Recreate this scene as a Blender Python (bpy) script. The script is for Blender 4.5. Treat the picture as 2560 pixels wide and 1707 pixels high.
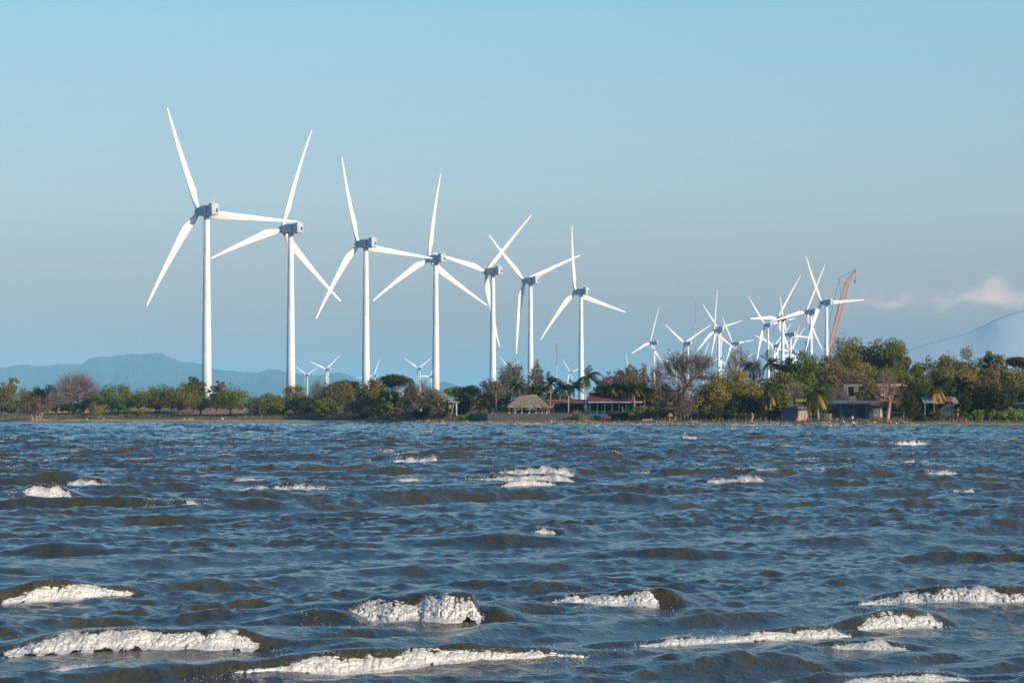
import bpy, bmesh, math, random
import numpy as np
from mathutils import Vector, Matrix

for o in list(bpy.data.objects):
    bpy.data.objects.remove(o)
SC = bpy.context.scene
COL = SC.collection
R = math.radians

# ------------------------------------------------------------------ camera
CAMH = 3.5
FPX = 7111.1                      # focal length of the photograph in its own pixels
HOR = 1024.0                      # row of the horizon in the photograph
cam_d = bpy.data.cameras.new('camera')
cam_d.sensor_width = 36.0
cam_d.lens = 100.0
cam_d.shift_y = (HOR - 853.5) / 2560.0
cam_d.clip_start = 0.5
cam_d.clip_end = 200000.0
cam = bpy.data.objects.new('camera', cam_d)
cam.location = (0, 0, CAMH)
cam.rotation_euler = (R(90), 0, 0)
COL.objects.link(cam)
SC.camera = cam

# ------------------------------------------------------------------ light
SUN_EL, SUN_AZ = R(17), R(130)    # azimuth clockwise from +Y
S = Vector((math.cos(SUN_EL) * math.sin(SUN_AZ), math.cos(SUN_EL) * math.cos(SUN_AZ), math.sin(SUN_EL)))
sun_d = bpy.data.lights.new('sun', 'SUN')
sun_d.energy = 5.0
sun_d.angle = R(0.53)
sun_d.color = (1.0, 0.86, 0.69)
sun = bpy.data.objects.new('sun', sun_d)
sun.rotation_euler = S.to_track_quat('Z', 'Y').to_euler()
sun.location = (200, -200, 300)
COL.objects.link(sun)

w = bpy.data.worlds.new("World")
SC.world = w
w.use_nodes = True
nt = w.node_tree
nt.nodes.clear()
wo = nt.nodes.new('ShaderNodeOutputWorld')
bg = nt.nodes.new('ShaderNodeBackground')
sky = nt.nodes.new('ShaderNodeTexSky')
sky.sky_type = 'NISHITA'
sky.sun_disc = False
sky.sun_elevation = SUN_EL
sky.sun_rotation = SUN_AZ
sky.altitude = 0
sky.air_density = 1.0
sky.dust_density = 0.6
sky.ozone_density = 2.0
bg.inputs['Strength'].default_value = 0.11
# colour balance of the sky by elevation: duller near the horizon, cyan higher up
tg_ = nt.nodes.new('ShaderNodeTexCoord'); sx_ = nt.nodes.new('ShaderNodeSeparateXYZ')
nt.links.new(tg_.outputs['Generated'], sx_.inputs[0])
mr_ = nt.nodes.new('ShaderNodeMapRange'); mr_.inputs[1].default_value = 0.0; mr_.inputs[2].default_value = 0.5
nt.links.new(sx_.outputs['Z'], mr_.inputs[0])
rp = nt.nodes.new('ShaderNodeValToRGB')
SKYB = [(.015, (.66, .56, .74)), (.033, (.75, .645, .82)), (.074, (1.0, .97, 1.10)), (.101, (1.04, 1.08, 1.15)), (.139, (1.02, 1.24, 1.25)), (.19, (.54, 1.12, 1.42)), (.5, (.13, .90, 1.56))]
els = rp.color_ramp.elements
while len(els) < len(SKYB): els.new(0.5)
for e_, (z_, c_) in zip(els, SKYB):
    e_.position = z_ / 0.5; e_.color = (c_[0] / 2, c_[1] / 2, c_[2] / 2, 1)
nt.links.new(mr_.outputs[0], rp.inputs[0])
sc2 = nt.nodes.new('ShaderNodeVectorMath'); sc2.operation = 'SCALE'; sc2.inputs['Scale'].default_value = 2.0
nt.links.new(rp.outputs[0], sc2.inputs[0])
def wmath(op, a, b=None):
    n_ = nt.nodes.new('ShaderNodeMath'); n_.operation = op
    for i_, v_ in enumerate((a, b)):
        if v_ is None: continue
        if isinstance(v_, (int, float)): n_.inputs[i_].default_value = v_
        else: nt.links.new(v_, n_.inputs[i_])
    return n_.outputs[0]
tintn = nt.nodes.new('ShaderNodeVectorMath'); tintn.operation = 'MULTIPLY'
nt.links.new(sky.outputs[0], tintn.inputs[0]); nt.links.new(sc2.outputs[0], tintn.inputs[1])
# a few faint sunlit puffs of cloud low in the sky to the right
cz_ = nt.nodes.new('ShaderNodeTexNoise'); cz_.inputs['Scale'].default_value = 75.0; cz_.inputs['Detail'].default_value = 7
nt.links.new(tg_.outputs['Generated'], cz_.inputs['Vector'])
wv_ = wmath('SUBTRACT', cz_.outputs['Fac'], .5)
az_ = wmath('ADD', wmath('DIVIDE', sx_.outputs['X'], wmath('MAXIMUM', sx_.outputs['Y'], .05)), wmath('MULTIPLY', wv_, .022))
front_ = wmath('GREATER_THAN', sx_.outputs['Y'], .05)
el_ = wmath('ADD', sx_.outputs['Z'], wmath('MULTIPLY', wv_, -.016))
def wstep(v_, lo, hi):
    n_ = nt.nodes.new('ShaderNodeMapRange'); n_.interpolation_type = 'SMOOTHSTEP'; nt.links.new(v_, n_.inputs[0])
    n_.inputs[1].default_value = lo; n_.inputs[2].default_value = hi; return n_.outputs[0]
tot_ = None
for cpx, cpy, wx_, wy_, st_, puff in ((2245, 752, 40, 30, .42, 1), (2345, 757, 46, 22, .34, 1), (2474, 733, 58, 40, .62, 1), (2575, 765, 50, 22, .30, 1), (2200, 768, 60, 14, .2, 1), (2410, 752, 40, 16, .3, 1), (2520, 752, 60, 22, .4, 1), (2350, 752, 330, 40, .10, 0)):
    dx_ = wmath('DIVIDE', wmath('SUBTRACT', az_, (cpx - 1280) / FPX), wx_ / FPX)
    dz_ = wmath('DIVIDE', wmath('SUBTRACT', el_, (HOR - cpy) / FPX), wy_ / FPX)
    g_ = wmath('POWER', 2.718, wmath('MULTIPLY', wmath('ADD', wmath('POWER', wmath('ABSOLUTE', dx_), 2.2), wmath('POWER', wmath('ABSOLUTE', dz_), 2.2)), -1.0))
    if puff: g_ = wstep(wmath('MULTIPLY', g_, wmath('ADD', wmath('MULTIPLY', wv_, 3.2), 1.0)), .12, 1.0)
    g_ = wmath('MULTIPLY', g_, st_)
    tot_ = g_ if tot_ is None else wmath('ADD', tot_, g_)
tot_ = wmath('MULTIPLY', tot_, front_)
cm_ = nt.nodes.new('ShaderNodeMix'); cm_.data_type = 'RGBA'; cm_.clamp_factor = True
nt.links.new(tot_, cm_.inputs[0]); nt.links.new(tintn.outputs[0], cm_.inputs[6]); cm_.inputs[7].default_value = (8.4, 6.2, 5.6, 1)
lr_ = nt.nodes.new('ShaderNodeMapRange'); nt.links.new(sx_.outputs['X'], lr_.inputs[0])
lr_.inputs[1].default_value = -.2; lr_.inputs[2].default_value = .2; lr_.inputs[3].default_value = .93; lr_.inputs[4].default_value = 1.10
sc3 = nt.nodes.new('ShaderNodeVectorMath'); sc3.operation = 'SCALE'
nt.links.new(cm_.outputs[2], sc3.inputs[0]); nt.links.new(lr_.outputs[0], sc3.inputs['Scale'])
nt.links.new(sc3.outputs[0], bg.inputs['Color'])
nt.links.new(bg.outputs[0], wo.inputs['Surface'])
SC.view_settings.view_transform = 'Standard'
SC.view_settings.look = 'None'
SC.view_settings.exposure = 0.0
SC.view_settings.gamma = 1.0
SC.view_settings.use_curve_mapping = False

HAZE_DENSITY = 4.8e-5

# ------------------------------------------------------------------ helpers
def tag(o, label=None, cat=None, group=None, kind=None):
    if label: o['label'] = label
    if cat: o['category'] = cat
    if group: o['group'] = group
    if kind: o['kind'] = kind
    return o

def thing(name, label, cat, loc=(0, 0, 0), rz=0.0, group=None):
    o = bpy.data.objects.new(name, None)
    o.empty_display_size = 0.3
    o.location = loc
    o.rotation_euler = (0, 0, rz)
    COL.objects.link(o)
    return tag(o, label, cat, group)

def mesh_np(name, V, F, mat, parent=None, smooth=False, tint=None, col=None):
    """V (n,3), F (m,k) all polygons of k corners."""
    V = np.ascontiguousarray(V, dtype=np.float32)
    F = np.ascontiguousarray(F, dtype=np.int32)
    me = bpy.data.meshes.new(name)
    m, k = F.shape
    me.vertices.add(len(V)); me.vertices.foreach_set('co', V.ravel())
    me.loops.add(m * k); me.loops.foreach_set('vertex_index', F.ravel())
    me.polygons.add(m)
    me.polygons.foreach_set('loop_start', np.arange(m, dtype=np.int32) * k)
    me.polygons.foreach_set('loop_total', np.full(m, k, dtype=np.int32))
    me.polygons.foreach_set('use_smooth', np.full(m, bool(smooth)))
    me.update(calc_edges=True)
    if tint is not None:
        a = me.attributes.new('tint', 'FLOAT', 'POINT')
        a.data.foreach_set('value', np.ascontiguousarray(tint, dtype=np.float32))
    if col is not None:
        a = me.attributes.new('ground_colour', 'FLOAT_COLOR', 'POINT')
        a.data.foreach_set('color', np.ascontiguousarray(col, dtype=np.float32).ravel())
    if mat: me.materials.append(mat)
    o = bpy.data.objects.new(name, me)
    COL.objects.link(o)
    if parent is not None: o.parent = parent
    return o

class MB:
    def __init__(s): s.V = []; s.F = []
    def add(s, vs, fs):
        b = len(s.V)
        s.V += [tuple(v) for v in vs]
        s.F += [tuple(i + b for i in f) for f in fs]
        return s
    def box(s, cx, cy, cz, sx, sy, sz, rz=0.0, taper=1.0, rx=0.0):
        vs = []
        for z in (-.5, .5):
            k = taper if z > 0 else 1.0
            for x, y in ((-.5, -.5), (.5, -.5), (.5, .5), (-.5, .5)):
                vs.append(Vector((x * sx * k, y * sy * k, z * sz)))
        M = Matrix.Translation((cx, cy, cz)) @ Matrix.Rotation(rz, 4, 'Z') @ Matrix.Rotation(rx, 4, 'X')
        return s.add([M @ v for v in vs], [(3, 2, 1, 0), (4, 5, 6, 7), (0, 1, 5, 4), (1, 2, 6, 5), (2, 3, 7, 6), (3, 0, 4, 7)])
    def loft(s, rings, cap=True):
        b = len(s.V); n = len(rings[0])
        for r in rings: s.V += [tuple(v) for v in r]
        for i in range(len(rings) - 1):
            for j in range(n):
                a = b + i * n + j; c = b + i * n + (j + 1) % n
                s.F.append((a, c, c + n, a + n))
        if cap:
            s.F.append(tuple(b + j for j in reversed(range(n))))
            s.F.append(tuple(b + (len(rings) - 1) * n + j for j in range(n)))
        return s
    def tube(s, pts, rad, sides=8, cap=True):
        pts = [Vector(p) for p in pts]
        if not hasattr(rad, '__len__'): rad = [rad] * len(pts)
        rings = []
        for i, p in enumerate(pts):
            d = (pts[min(i + 1, len(pts) - 1)] - pts[max(i - 1, 0)]).normalized()
            ref = Vector((0, 0, 1)) if abs(d.z) < 0.9 else Vector((1, 0, 0))
            u = d.cross(ref).normalized(); v = d.cross(u).normalized()
            rings.append([p + (u * math.cos(6.28319 * j / sides) + v * math.sin(6.28319 * j / sides)) * rad[i] for j in range(sides)])
        return s.loft(rings, cap)
    def build(s, name, mat, parent=None, smooth=False, bevel=0.0):
        me = bpy.data.meshes.new(name)
        me.from_pydata(s.V, [], s.F)
        me.update()
        bm_ = bmesh.new(); bm_.from_mesh(me); bmesh.ops.recalc_face_normals(bm_, faces=bm_.faces); bm_.to_mesh(me); bm_.free()
        if smooth:
            me.polygons.foreach_set('use_smooth', [True] * len(me.polygons))
        me.materials.append(mat)
        o = bpy.data.objects.new(name, me)
        COL.objects.link(o)
        if parent is not None: o.parent = parent
        if bevel:
            b = o.modifiers.new('bevel', 'BEVEL'); b.width = bevel; b.segments = 2
        return o

_m = {}
def mat(name, c, rough=0.7, c2=None, scale=3.0, bump=0.0, spec=0.4, metal=0.0, stretch=None):
    if name in _m: return _m[name]
    m = bpy.data.materials.new(name); m.use_nodes = True
    t = m.node_tree; p = t.nodes['Principled BSDF']
    p.inputs['Roughness'].default_value = rough
    p.inputs['Specular IOR Level'].default_value = spec
    p.inputs['Metallic'].default_value = metal
    p.inputs['Base Color'].default_value = (*c, 1)
    tc = t.nodes.new('ShaderNodeTexCoord'); mp = t.nodes.new('ShaderNodeMapping')
    t.links.new(tc.outputs['Object'], mp.inputs[0])
    if stretch: mp.inputs['Scale'].default_value = stretch
    n = t.nodes.new('ShaderNodeTexNoise'); n.inputs['Scale'].default_value = scale
    n.inputs['Detail'].default_value = 5
    t.links.new(mp.outputs[0], n.inputs['Vector'])
    cr = t.nodes.new('ShaderNodeValToRGB')
    cr.color_ramp.elements[0].position = 0.35; cr.color_ramp.elements[1].position = 0.68
    if c2 is None: c2 = tuple(x * 0.8 for x in c)
    cr.color_ramp.elements[0].color = (*c, 1); cr.color_ramp.elements[1].color = (*c2, 1)
    t.links.new(n.outputs['Fac'], cr.inputs[0]); t.links.new(cr.outputs[0], p.inputs['Base Color'])
    if bump:
        b = t.nodes.new('ShaderNodeBump'); b.inputs['Distance'].default_value = bump
        t.links.new(n.outputs['Fac'], b.inputs['Height']); t.links.new(b.outputs[0], p.inputs['Normal'])
    _m[name] = m
    return m

def leafmat(a, b, tr=0.28):
    key = ('leaf', a, b, tr)
    if key in _m: return _m[key]
    m = bpy.data.materials.new('foliage'); m.use_nodes = True
    t = m.node_tree; t.nodes.clear()
    out = t.nodes.new('ShaderNodeOutputMaterial')
    at = t.nodes.new('ShaderNodeAttribute'); at.attribute_name = 'tint'
    mx = t.nodes.new('ShaderNodeMix'); mx.data_type = 'RGBA'
    mx.inputs[6].default_value = (*a, 1); mx.inputs[7].default_value = (*b, 1)
    t.links.new(at.outputs['Fac'], mx.inputs[0])
    d = t.nodes.new('ShaderNodeBsdfDiffuse'); tl = t.nodes.new('ShaderNodeBsdfTranslucent')
    ms = t.nodes.new('ShaderNodeMixShader'); ms.inputs[0].default_value = tr
    t.links.new(mx.outputs[2], d.inputs[0]); t.links.new(mx.outputs[2], tl.inputs[0])
    t.links.new(d.outputs[0], ms.inputs[1]); t.links.new(tl.outputs[0], ms.inputs[2])
    t.links.new(ms.outputs[0], out.inputs[0])
    _m[key] = m
    return m

# ------------------------------------------------------------------ the lie of the land
SH_PX = np.array([-1600, 0, 400, 800, 1000, 1160, 1219, 1425, 1640, 1900, 2560, 4200.])
SH_Y = CAMH * FPX / (np.array([1053, 1053, 1054.5, 1056, 1058.3, 1060.5, 1060.8, 1061.2, 1063, 1064.5, 1065.2, 1065.2]) - HOR)
def shore(px): return np.interp(px, SH_PX, SH_Y)
def sstep(a, b, x):
    t = np.clip((x - a) / (b - a), 0, 1); return t * t * (3 - 2 * t)
def wob(x, y, k, seed=0):
    r = np.random.RandomState(seed); v = 0
    for i in range(6):
        a = r.uniform(0, 6.28); f = k * (1.5 ** i); v = v + np.sin((x * math.cos(a) + y * math.sin(a)) * f + r.uniform(0, 6.28)) / (1.3 ** i)
    return v / 3.5
def terr_ps(px, s):
    z = np.interp(s, [-60, -8, 0, 8, 18, 26, 34, 60, 400, 1500, 2500, 6000, 90000],
                  [-2.0, -0.45, 0.0, 0.45, 0.85, 1.3, 1.9, 2.6, 3.0, 4, 6, 6, 6])
    hill = sstep(1680, 1960, px)
    z = z + hill * (sstep(44, 70, s) * 2.6 + sstep(70, 130, s) * 5.0) + hill * sstep(900, 2000, s) * 2
    z = z + sstep(46, 95, s) * 2.4 * (1 - sstep(640, 760, px)) * (1 - sstep(130, 180, s)) * sstep(255, 300, px)
    pf = sstep(1219, 1229, px) * (1 - sstep(1440, 1490, px)) * sstep(15.4, 16.9, s) * (1 - sstep(60, 80, s))
    z = z + pf * (2.55 - z) * (z < 2.55)
    return z
def terr(x, y):
    px = 1280 + FPX * x / y
    s = y - shore(px)
    return terr_ps(px, s) + wob(x, y, 0.25, 3) * 0.16 * sstep(2, 14, s)
def spot(px, s):
    """a point on the land: bearing (as a photo column) and metres inland from the waterline"""
    Y = float(shore(px)) + s
    x = (px - 1280) / FPX * Y
    return x, Y, float(terr(x, Y))
def zrow(py, Y): return CAMH + (HOR - py) / FPX * Y

# ground sheet
pxs = np.arange(-1600, 4201, 10.0)
ss = np.concatenate([[-60, -30, -12], np.arange(-6, 40, 1.5), np.arange(40, 140, 4), [150, 180, 240, 320, 450, 700, 1100, 1600, 2500, 4000, 7000, 12000, 25000, 50000]])
PX, SS = np.meshgrid(pxs, ss, indexing='ij')
YY = shore(PX) + SS; XX = (PX - 1280) / FPX * YY
ZZ = terr(XX, YY)
n1, n2 = PX.shape
V = np.stack([XX, YY, ZZ], -1).reshape(-1, 3)
I = np.arange(n1 * n2).reshape(n1, n2)
Fq = np.stack([I[:-1, :-1], I[1:, :-1], I[1:, 1:], I[:-1, 1:]], -1).reshape(-1, 4)
nz = wob(XX, YY, 0.12, 9)[..., None] * 0.5 + 0.5
def c3(*c): return np.array(c)
pebble = c3(.36, .265, .175); sand = c3(.50, .375, .235); grassy = c3(.24, .24, .08); dirt = c3(.50, .27, .14); litter = c3(.12, .085, .055); wet = c3(.16, .125, .09)
beach = sand * (1 - sstep(700, 1150, PX)[..., None]) + pebble * sstep(700, 1150, PX)[..., None]
rg = (sstep(2040, 2120, PX) )[..., None]
beach = beach * (1 - rg * sstep(0, 3, SS)[..., None] * .75) + (grassy * nz + sand * (1 - nz)) * rg * sstep(0, 3, SS)[..., None] * .75
colr = wet + (beach - wet) * sstep(-1.2, .8, SS)[..., None]
k = sstep(9, 20, SS + wob(XX, YY, .3, 4) * 5)[..., None]
colr = colr * (1 - k) + (litter * nz + grassy * .6 * (1 - nz)) * k
lf = (1 - sstep(640, 760, PX))[..., None]
k = sstep(36, 48, SS)[..., None] * (0.35 + .65 * lf)
colr = colr * (1 - k) + dirt * k
k = sstep(100, 160, SS)[..., None]
colr = colr * (1 - k) + c3(.14, .13, .05) * k
k = (sstep(1480, 1560, PX) * sstep(18, 30, SS) * (1 - sstep(200, 260, SS)))[..., None] * .8
colr = colr * (1 - k) + (litter * .75 * nz + c3(.07, .075, .03) * (1 - nz)) * k
colr = np.concatenate([colr, np.ones_like(colr[..., :1])], -1).reshape(-1, 4)
gm = bpy.data.materials.new('ground_earth'); gm.use_nodes = True
t = gm.node_tree; p = t.nodes['Principled BSDF']; p.inputs['Roughness'].default_value = .95; p.inputs['Specular IOR Level'].default_value = .1
at = t.nodes.new('ShaderNodeAttribute'); at.attribute_name = 'ground_colour'
gn = t.nodes.new('ShaderNodeTexNoise'); gn.inputs['Scale'].default_value = .9; gn.inputs['Detail'].default_value = 8
geo = t.nodes.new('ShaderNodeNewGeometry'); t.links.new(geo.outputs['Position'], gn.inputs['Vector'])
mr = t.nodes.new('ShaderNodeMapRange'); mr.inputs[1].default_value = .3; mr.inputs[2].default_value = .7; mr.inputs[3].default_value = .55; mr.inputs[4].default_value = 1.35
t.links.new(gn.outputs['Fac'], mr.inputs[0])
mu = t.nodes.new('ShaderNodeVectorMath'); mu.operation = 'SCALE'
t.links.new(at.outputs['Color'], mu.inputs[0]); t.links.new(mr.outputs[0], mu.inputs['Scale']); t.links.new(mu.outputs[0], p.inputs['Base Color'])
bp = t.nodes.new('ShaderNodeBump'); bp.inputs['Distance'].default_value = .25; t.links.new(gn.outputs['Fac'], bp.inputs['Height']); t.links.new(bp.outputs[0], p.inputs['Normal'])
tag(mesh_np('ground', V, Fq, gm, smooth=True, col=colr), kind='structure')

# distant hills
def hill_range(name, prof, Y0, depth, c1, c2, seed, rough):
    px = np.arange(prof[0][0], prof[-1][0] + 1, 5.0)
    top = np.interp(px, [a for a, b in prof], [b for a, b in prof])
    r = np.random.RandomState(seed)
    jag = sum(np.sin(px * f + r.uniform(0, 6)) * a for f, a in ((.07, 1.3), (.17, .8), (.41, .6), (.9, .4)))
    ks_ = np.exp(-np.linspace(-2, 2, 9 if name == 'hill' else 31) ** 2); ks_ /= ks_.sum(); top = np.convolve(np.pad(top, len(ks_) // 2, mode='edge'), ks_, 'valid')
    top = top + jag * rough
    zt = CAMH + (HOR - top) / FPX * Y0
    u = np.linspace(0, 1, 46)
    P, U = np.meshgrid(px, u, indexing='ij')
    Yg = Y0 - depth * (1 - U)
    Xg = (P - 1280) / FPX * Yg
    Zr = zt[:, None] * np.ones_like(U)
    spk = .3 if name == 'hill' else 0.0
    spur = np.abs(wob(P * 9, U * 300, .012, seed + 1)) * .9 + np.abs(wob(P * 30, U * 900, .012, seed + 2)) * .5
    Zg = -3 + (Zr + 3) * np.clip(U ** 1.15 - spk * spur * (1 - U) * U * 1.1, 0, 1)
    n1, n2 = P.shape
    Vh = np.stack([Xg, Yg, Zg], -1)
    back = np.stack([Xg[:, -1], Yg[:, -1] + depth * .7, np.full(n1, -3.0)], -1)[:, None]
    Vh = np.concatenate([Vh, back], 1).reshape(-1, 3); n2 += 1
    I = np.arange(n1 * n2).reshape(n1, n2)
    Fh = np.stack([I[:-1, :-1], I[1:, :-1], I[1:, 1:], I[:-1, 1:]], -1).reshape(-1, 4)
    hm = mat(name + '_tone', c1, .95, c2, .0016, spec=.1)
    tag(mesh_np(name, Vh, Fh, hm, smooth=True), kind='structure')
hill_range('hill', [(-900, 960), (-400, 935), (0, 918), (60, 912), (130, 914), (165, 909), (209, 909), (222, 898), (240, 892), (290, 889), (330, 885), (352, 884), (385, 882), (405, 885), (425, 893), (440, 901), (470, 905), (500, 910), (540, 922), (600, 930), (650, 929), (680, 922), (700, 925), (730, 933), (790, 938), (830, 931), (862, 934), (900, 949), (960, 966), (1050, 972), (1100, 955), (1120, 954), (1150, 968), (1250, 985), (1500, 1000)], 22000, 5000, (.035, .05, .03), (.075, .085, .045), 5, 1.0)
hill_range('volcano_slope', [(1900, 985), (2100, 925), (2275, 872), (2328, 856), (2382, 843), (2436, 828), (2486, 796), (2560, 774), (2620, 770), (2700, 770), (3000, 772), (3400, 850), (3900, 960)], 15500, 900, (.56, .56, .55), (.57, .565, .55), 15, .12)  # slope colour lightened to stand in for thicker haze

# ------------------------------------------------------------------ water
rng = np.random.RandomState(11)
WAV = []
for lo, hi, nn, slope, sp in ((3.6, 10.0, 30, .125, 17), (1.1, 3.6, 40, .135, 30), (.36, 1.1, 46, .165, 46)):
    for i in range(nn):
        lam = 10 ** rng.uniform(math.log10(lo), math.log10(hi)); k = 2 * math.pi / lam
        th = math.radians(-55 + rng.normal(0, sp))   # heading of travel: right and towards the viewer
        WAV.append((k * math.cos(th), k * math.sin(th), slope / k * math.sqrt(2 / nn) * rng.uniform(.6, 1.4), rng.uniform(0, 6.28), k, lam))
def base_waves(x, y):
    x = np.asarray(x, np.float32); y = np.asarray(y, np.float32)
    h = np.zeros_like(x); dx = np.zeros_like(x); dy = np.zeros_like(x)
    env = (0.8 + .45 * wob(x, y * .6, .13, 21)).astype(np.float32)
    far_ = np.interp(y, [60, 160, 500], [1, 1.35, 1.9]).astype(np.float32)
    gust = (.85 + .9 * wob(x * 1.0, y * .7, .35, 44)).clip(.25, 1.8).astype(np.float32)
    long_ = np.interp(y, [0, 40, 60, 110, 250, 900], [.55, .6, .8, 1.25, 1.5, 1.2]).astype(np.float32)
    for kx, ky, a, ph, k, lam in WAV:
        f = np.float32(kx) * x + np.float32(ky) * y + np.float32(ph)
        fade = np.interp(y, [lam * 150, lam * 600], [1, .85]).astype(np.float32) if lam < 3.6 else long_
        amp = a * fade * (env if lam > 1.1 else gust) * (far_ if lam < 3.6 else 1)
        sn = np.sin(f); h += amp * np.cos(f); dx -= amp * (kx / k) * sn; dy -= amp * (ky / k) * sn
    return h, dx, dy

# breaking crests: (column, top row, bottom row) traced along each crest in the photograph
BR = [
 [(0,1475,1514),(80,1460,1512),(150,1457,1505),(250,1465,1490),(340,1465,1482)],
 [(0,1592,1608),(80,1588,1630),(160,1592,1637),(300,1590,1640),(420,1590,1632),(520,1572,1622),(600,1567,1612),(655,1575,1605)],
 [(790,1523,1526),(860,1520,1555),(920,1519,1570),(1000,1505,1562),(1080,1492,1565),(1150,1482,1560),(1180,1485,1555),(1215,1545,1553)],
 [(545,1680,1688),(620,1675,1690),(720,1670,1690),(850,1645,1688),(950,1640,1685),(1050,1640,1682),(1150,1630,1672),(1280,1625,1655),(1400,1625,1650),(1480,1622,1638)],
 [(125,1668,1676),(200,1660,1676),(280,1662,1675)],
 [(1372,1500,1503),(1420,1487,1510),(1500,1490,1515),(1580,1480,1515),(1640,1477,1515),(1652,1478,1520)],
 [(2130,1480,1485),(2180,1478,1508),(2260,1487,1525),(2350,1483,1528),(2450,1487,1530),(2560,1482,1523),(2640,1490,1520)],
 [(2140,1560,1570),(2200,1545,1575),(2280,1530,1572),(2330,1535,1568),(2360,1545,1552)],
 [(1570,1610,1612),(1640,1600,1620),(1720,1595,1620),(1800,1585,1602),(1900,1575,1603),(2000,1572,1602),(2080,1567,1597),(2135,1572,1580)],
 [(2040,1612,1618),(2120,1612,1628),(2200,1607,1630),(2276,1612,1628)],
 [(2090,1702,1707),(2200,1690,1710),(2290,1688,1710),(2380,1685,1705),(2428,1690,1698)],
 [(42,1212,1220),(80,1218,1250),(130,1225,1252),(180,1228,1245)],
 [(168,1195,1200),(210,1197,1215),(250,1198,1218),(287,1208,1215)],
 [(565,1212,1220),(630,1212,1228),(700,1208,1230),(760,1210,1232),(830,1228,1235)],
 [(585,1192,1196),(640,1190,1202),(672,1195,1204)],
 [(380,1258,1262),(440,1252,1267),(500,1251,1264),(538,1254,1262)],
 [(940,1127,1132),(975,1128,1138),(1002,1131,1134)],
 [(970,1148,1152),(1030,1146,1160),(1090,1142,1160),(1100,1146,1155)],
 [(975,1196,1200),(1020,1196,1210),(1060,1200,1206)],
 [(1220,1175,1182),(1280,1166,1180),(1360,1168,1190),(1400,1172,1195),(1440,1192,1203)],
 [(1150,1200,1204),(1230,1194,1204),(1300,1188,1205),(1390,1185,1207),(1440,1200,1206)],
 [(1250,1207,1215),(1300,1204,1219),(1360,1203,1217),(1390,1205,1212)],
 [(1735,1166,1170),(1790,1170,1182),(1850,1170,1188),(1872,1178,1188)],
 [(1855,1168,1174),(1900,1170,1177),(1950,1172,1177)],
 [(1765,1195,1198),(1830,1193,1207),(1890,1189,1211),(1912,1195,1208)],
 [(1880,1109,1113),(1940,1111,1123),(2015,1114,1123)],
 [(2210,1107,1112),(2260,1107,1120),(2300,1105,1118),(2325,1106,1108)],
 [(1700,1093,1098),(1730,1092,1099),(1760,1092,1099)],
 [(1985,1173,1177),(2030,1171,1178),(2070,1170,1177)],
 [(2315,1176,1180),(2360,1178,1188),(2400,1180,1190)],
 [(1563,1184,1189),(1600,1181,1191),(1625,1181,1192)],
 [(2020,1150,1157),(2035,1149,1158),(2050,1150,1158)],
 [(2250,1154,1158),(2275,1151,1160),(2290,1150,1160)],
 [(1393,1086,1091),(1402,1085,1091),(1412,1086,1091)],
 [(2370,1226,1230),(2410,1226,1233),(2440,1228,1234)],
 [(1330,1328,1334),(1360,1325,1338),(1390,1327,1340)],
 [(485,1177,1180),(515,1173,1179),(545,1170,1175)],
 # dark unbroken swells (foam share 0 appended as a flag)
 [(700,1530,1560),(790,1518,1565),(840,1525,1565),0],
 [(20,1358,1385),(150,1352,1388),(300,1365,1388),0],
 [(1540,1375,1395),(1700,1370,1398),(1850,1380,1398),0],
 [(2380,1385,1400),(2480,1375,1402),(2560,1382,1402),0],
 [(1130,1340,1365),(1250,1330,1368),(1400,1338,1365),0],
 [(600,1255,1270),(650,1250,1275),(720,1262,1275),0],
 [(0,1255,1268),(150,1243,1268),(330,1247,1266),0],
 [(1480,1238,1260),(1560,1232,1262),(1640,1245,1262),0],
 [(1080,1462,1475),(1180,1445,1478),(1330,1462,1476),0],
]
CR = []
for b in BR:
    fl = 1.0
    if b[-1] == 0: fl = 0.0; b = b[:-1]
    a = np.array(b, float)
    A = np.stack([np.ones(len(a)), a[:, 0] - a[:, 0].mean()], 1)
    co = np.linalg.lstsq(A, a[:, 2], rcond=None)[0]
    x0p, x1p = a[0, 0], a[-1, 0]
    pxx = np.linspace(x0p, x1p, 24)
    bot = co[0] + co[1] * (pxx - a[:, 0].mean())
    # keep the crest from turning end-on when many metres of depth hide in a few rows
    D = CAMH * FPX / (bot - HOR)
    Dm = D.mean(); xw = (pxx - 1280) / FPX * Dm
    sl_ = np.clip(np.polyfit(xw, D, 1)[0], -.10, .85); Dl = Dm + sl_ * (xw - xw.mean())
    hpx = np.interp(pxx, a[:, 0], a[:, 2] - a[:, 1])
    Hh = hpx * Dl / FPX
    Hm = max(Hh.max(), .06)
    xw = (pxx - 1280) / FPX * Dl
    CR.append(dict(x=xw, y=Dl, H=Hh, Hm=Hm, foam=fl, px0=x0p, px1=x1p))
def crest_at(c, x):
    """height and line of one crest at world x (with unbroken shoulders either side)"""
    L = c['x'][-1] - c['x'][0]; e = (.45 if c['foam'] else .8) * L + .5
    xi = np.clip(x, c['x'][0], c['x'][-1])
    sl = (c['y'][-1] - c['y'][0]) / max(L, .1)
    yl = np.interp(xi, c['x'], c['y']) + (x - xi) * sl
    Hc = np.maximum(np.interp(xi, c['x'], c['H']), .55 * c['Hm'])
    k = sstep(c['x'][0] - e, c['x'][0] + .1 * L, x) * (1 - sstep(c['x'][-1] - .05 * L, c['x'][-1] + e * .7, x))
    return yl, Hc * k * (1.0 if c['foam'] else .85)
def crest_prof(c):
    wf = (1.05 if c['foam'] else 1.7) * c['Hm'] + .05; wb = 3.2 * c['Hm'] + .25
    return wf, wb
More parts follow.
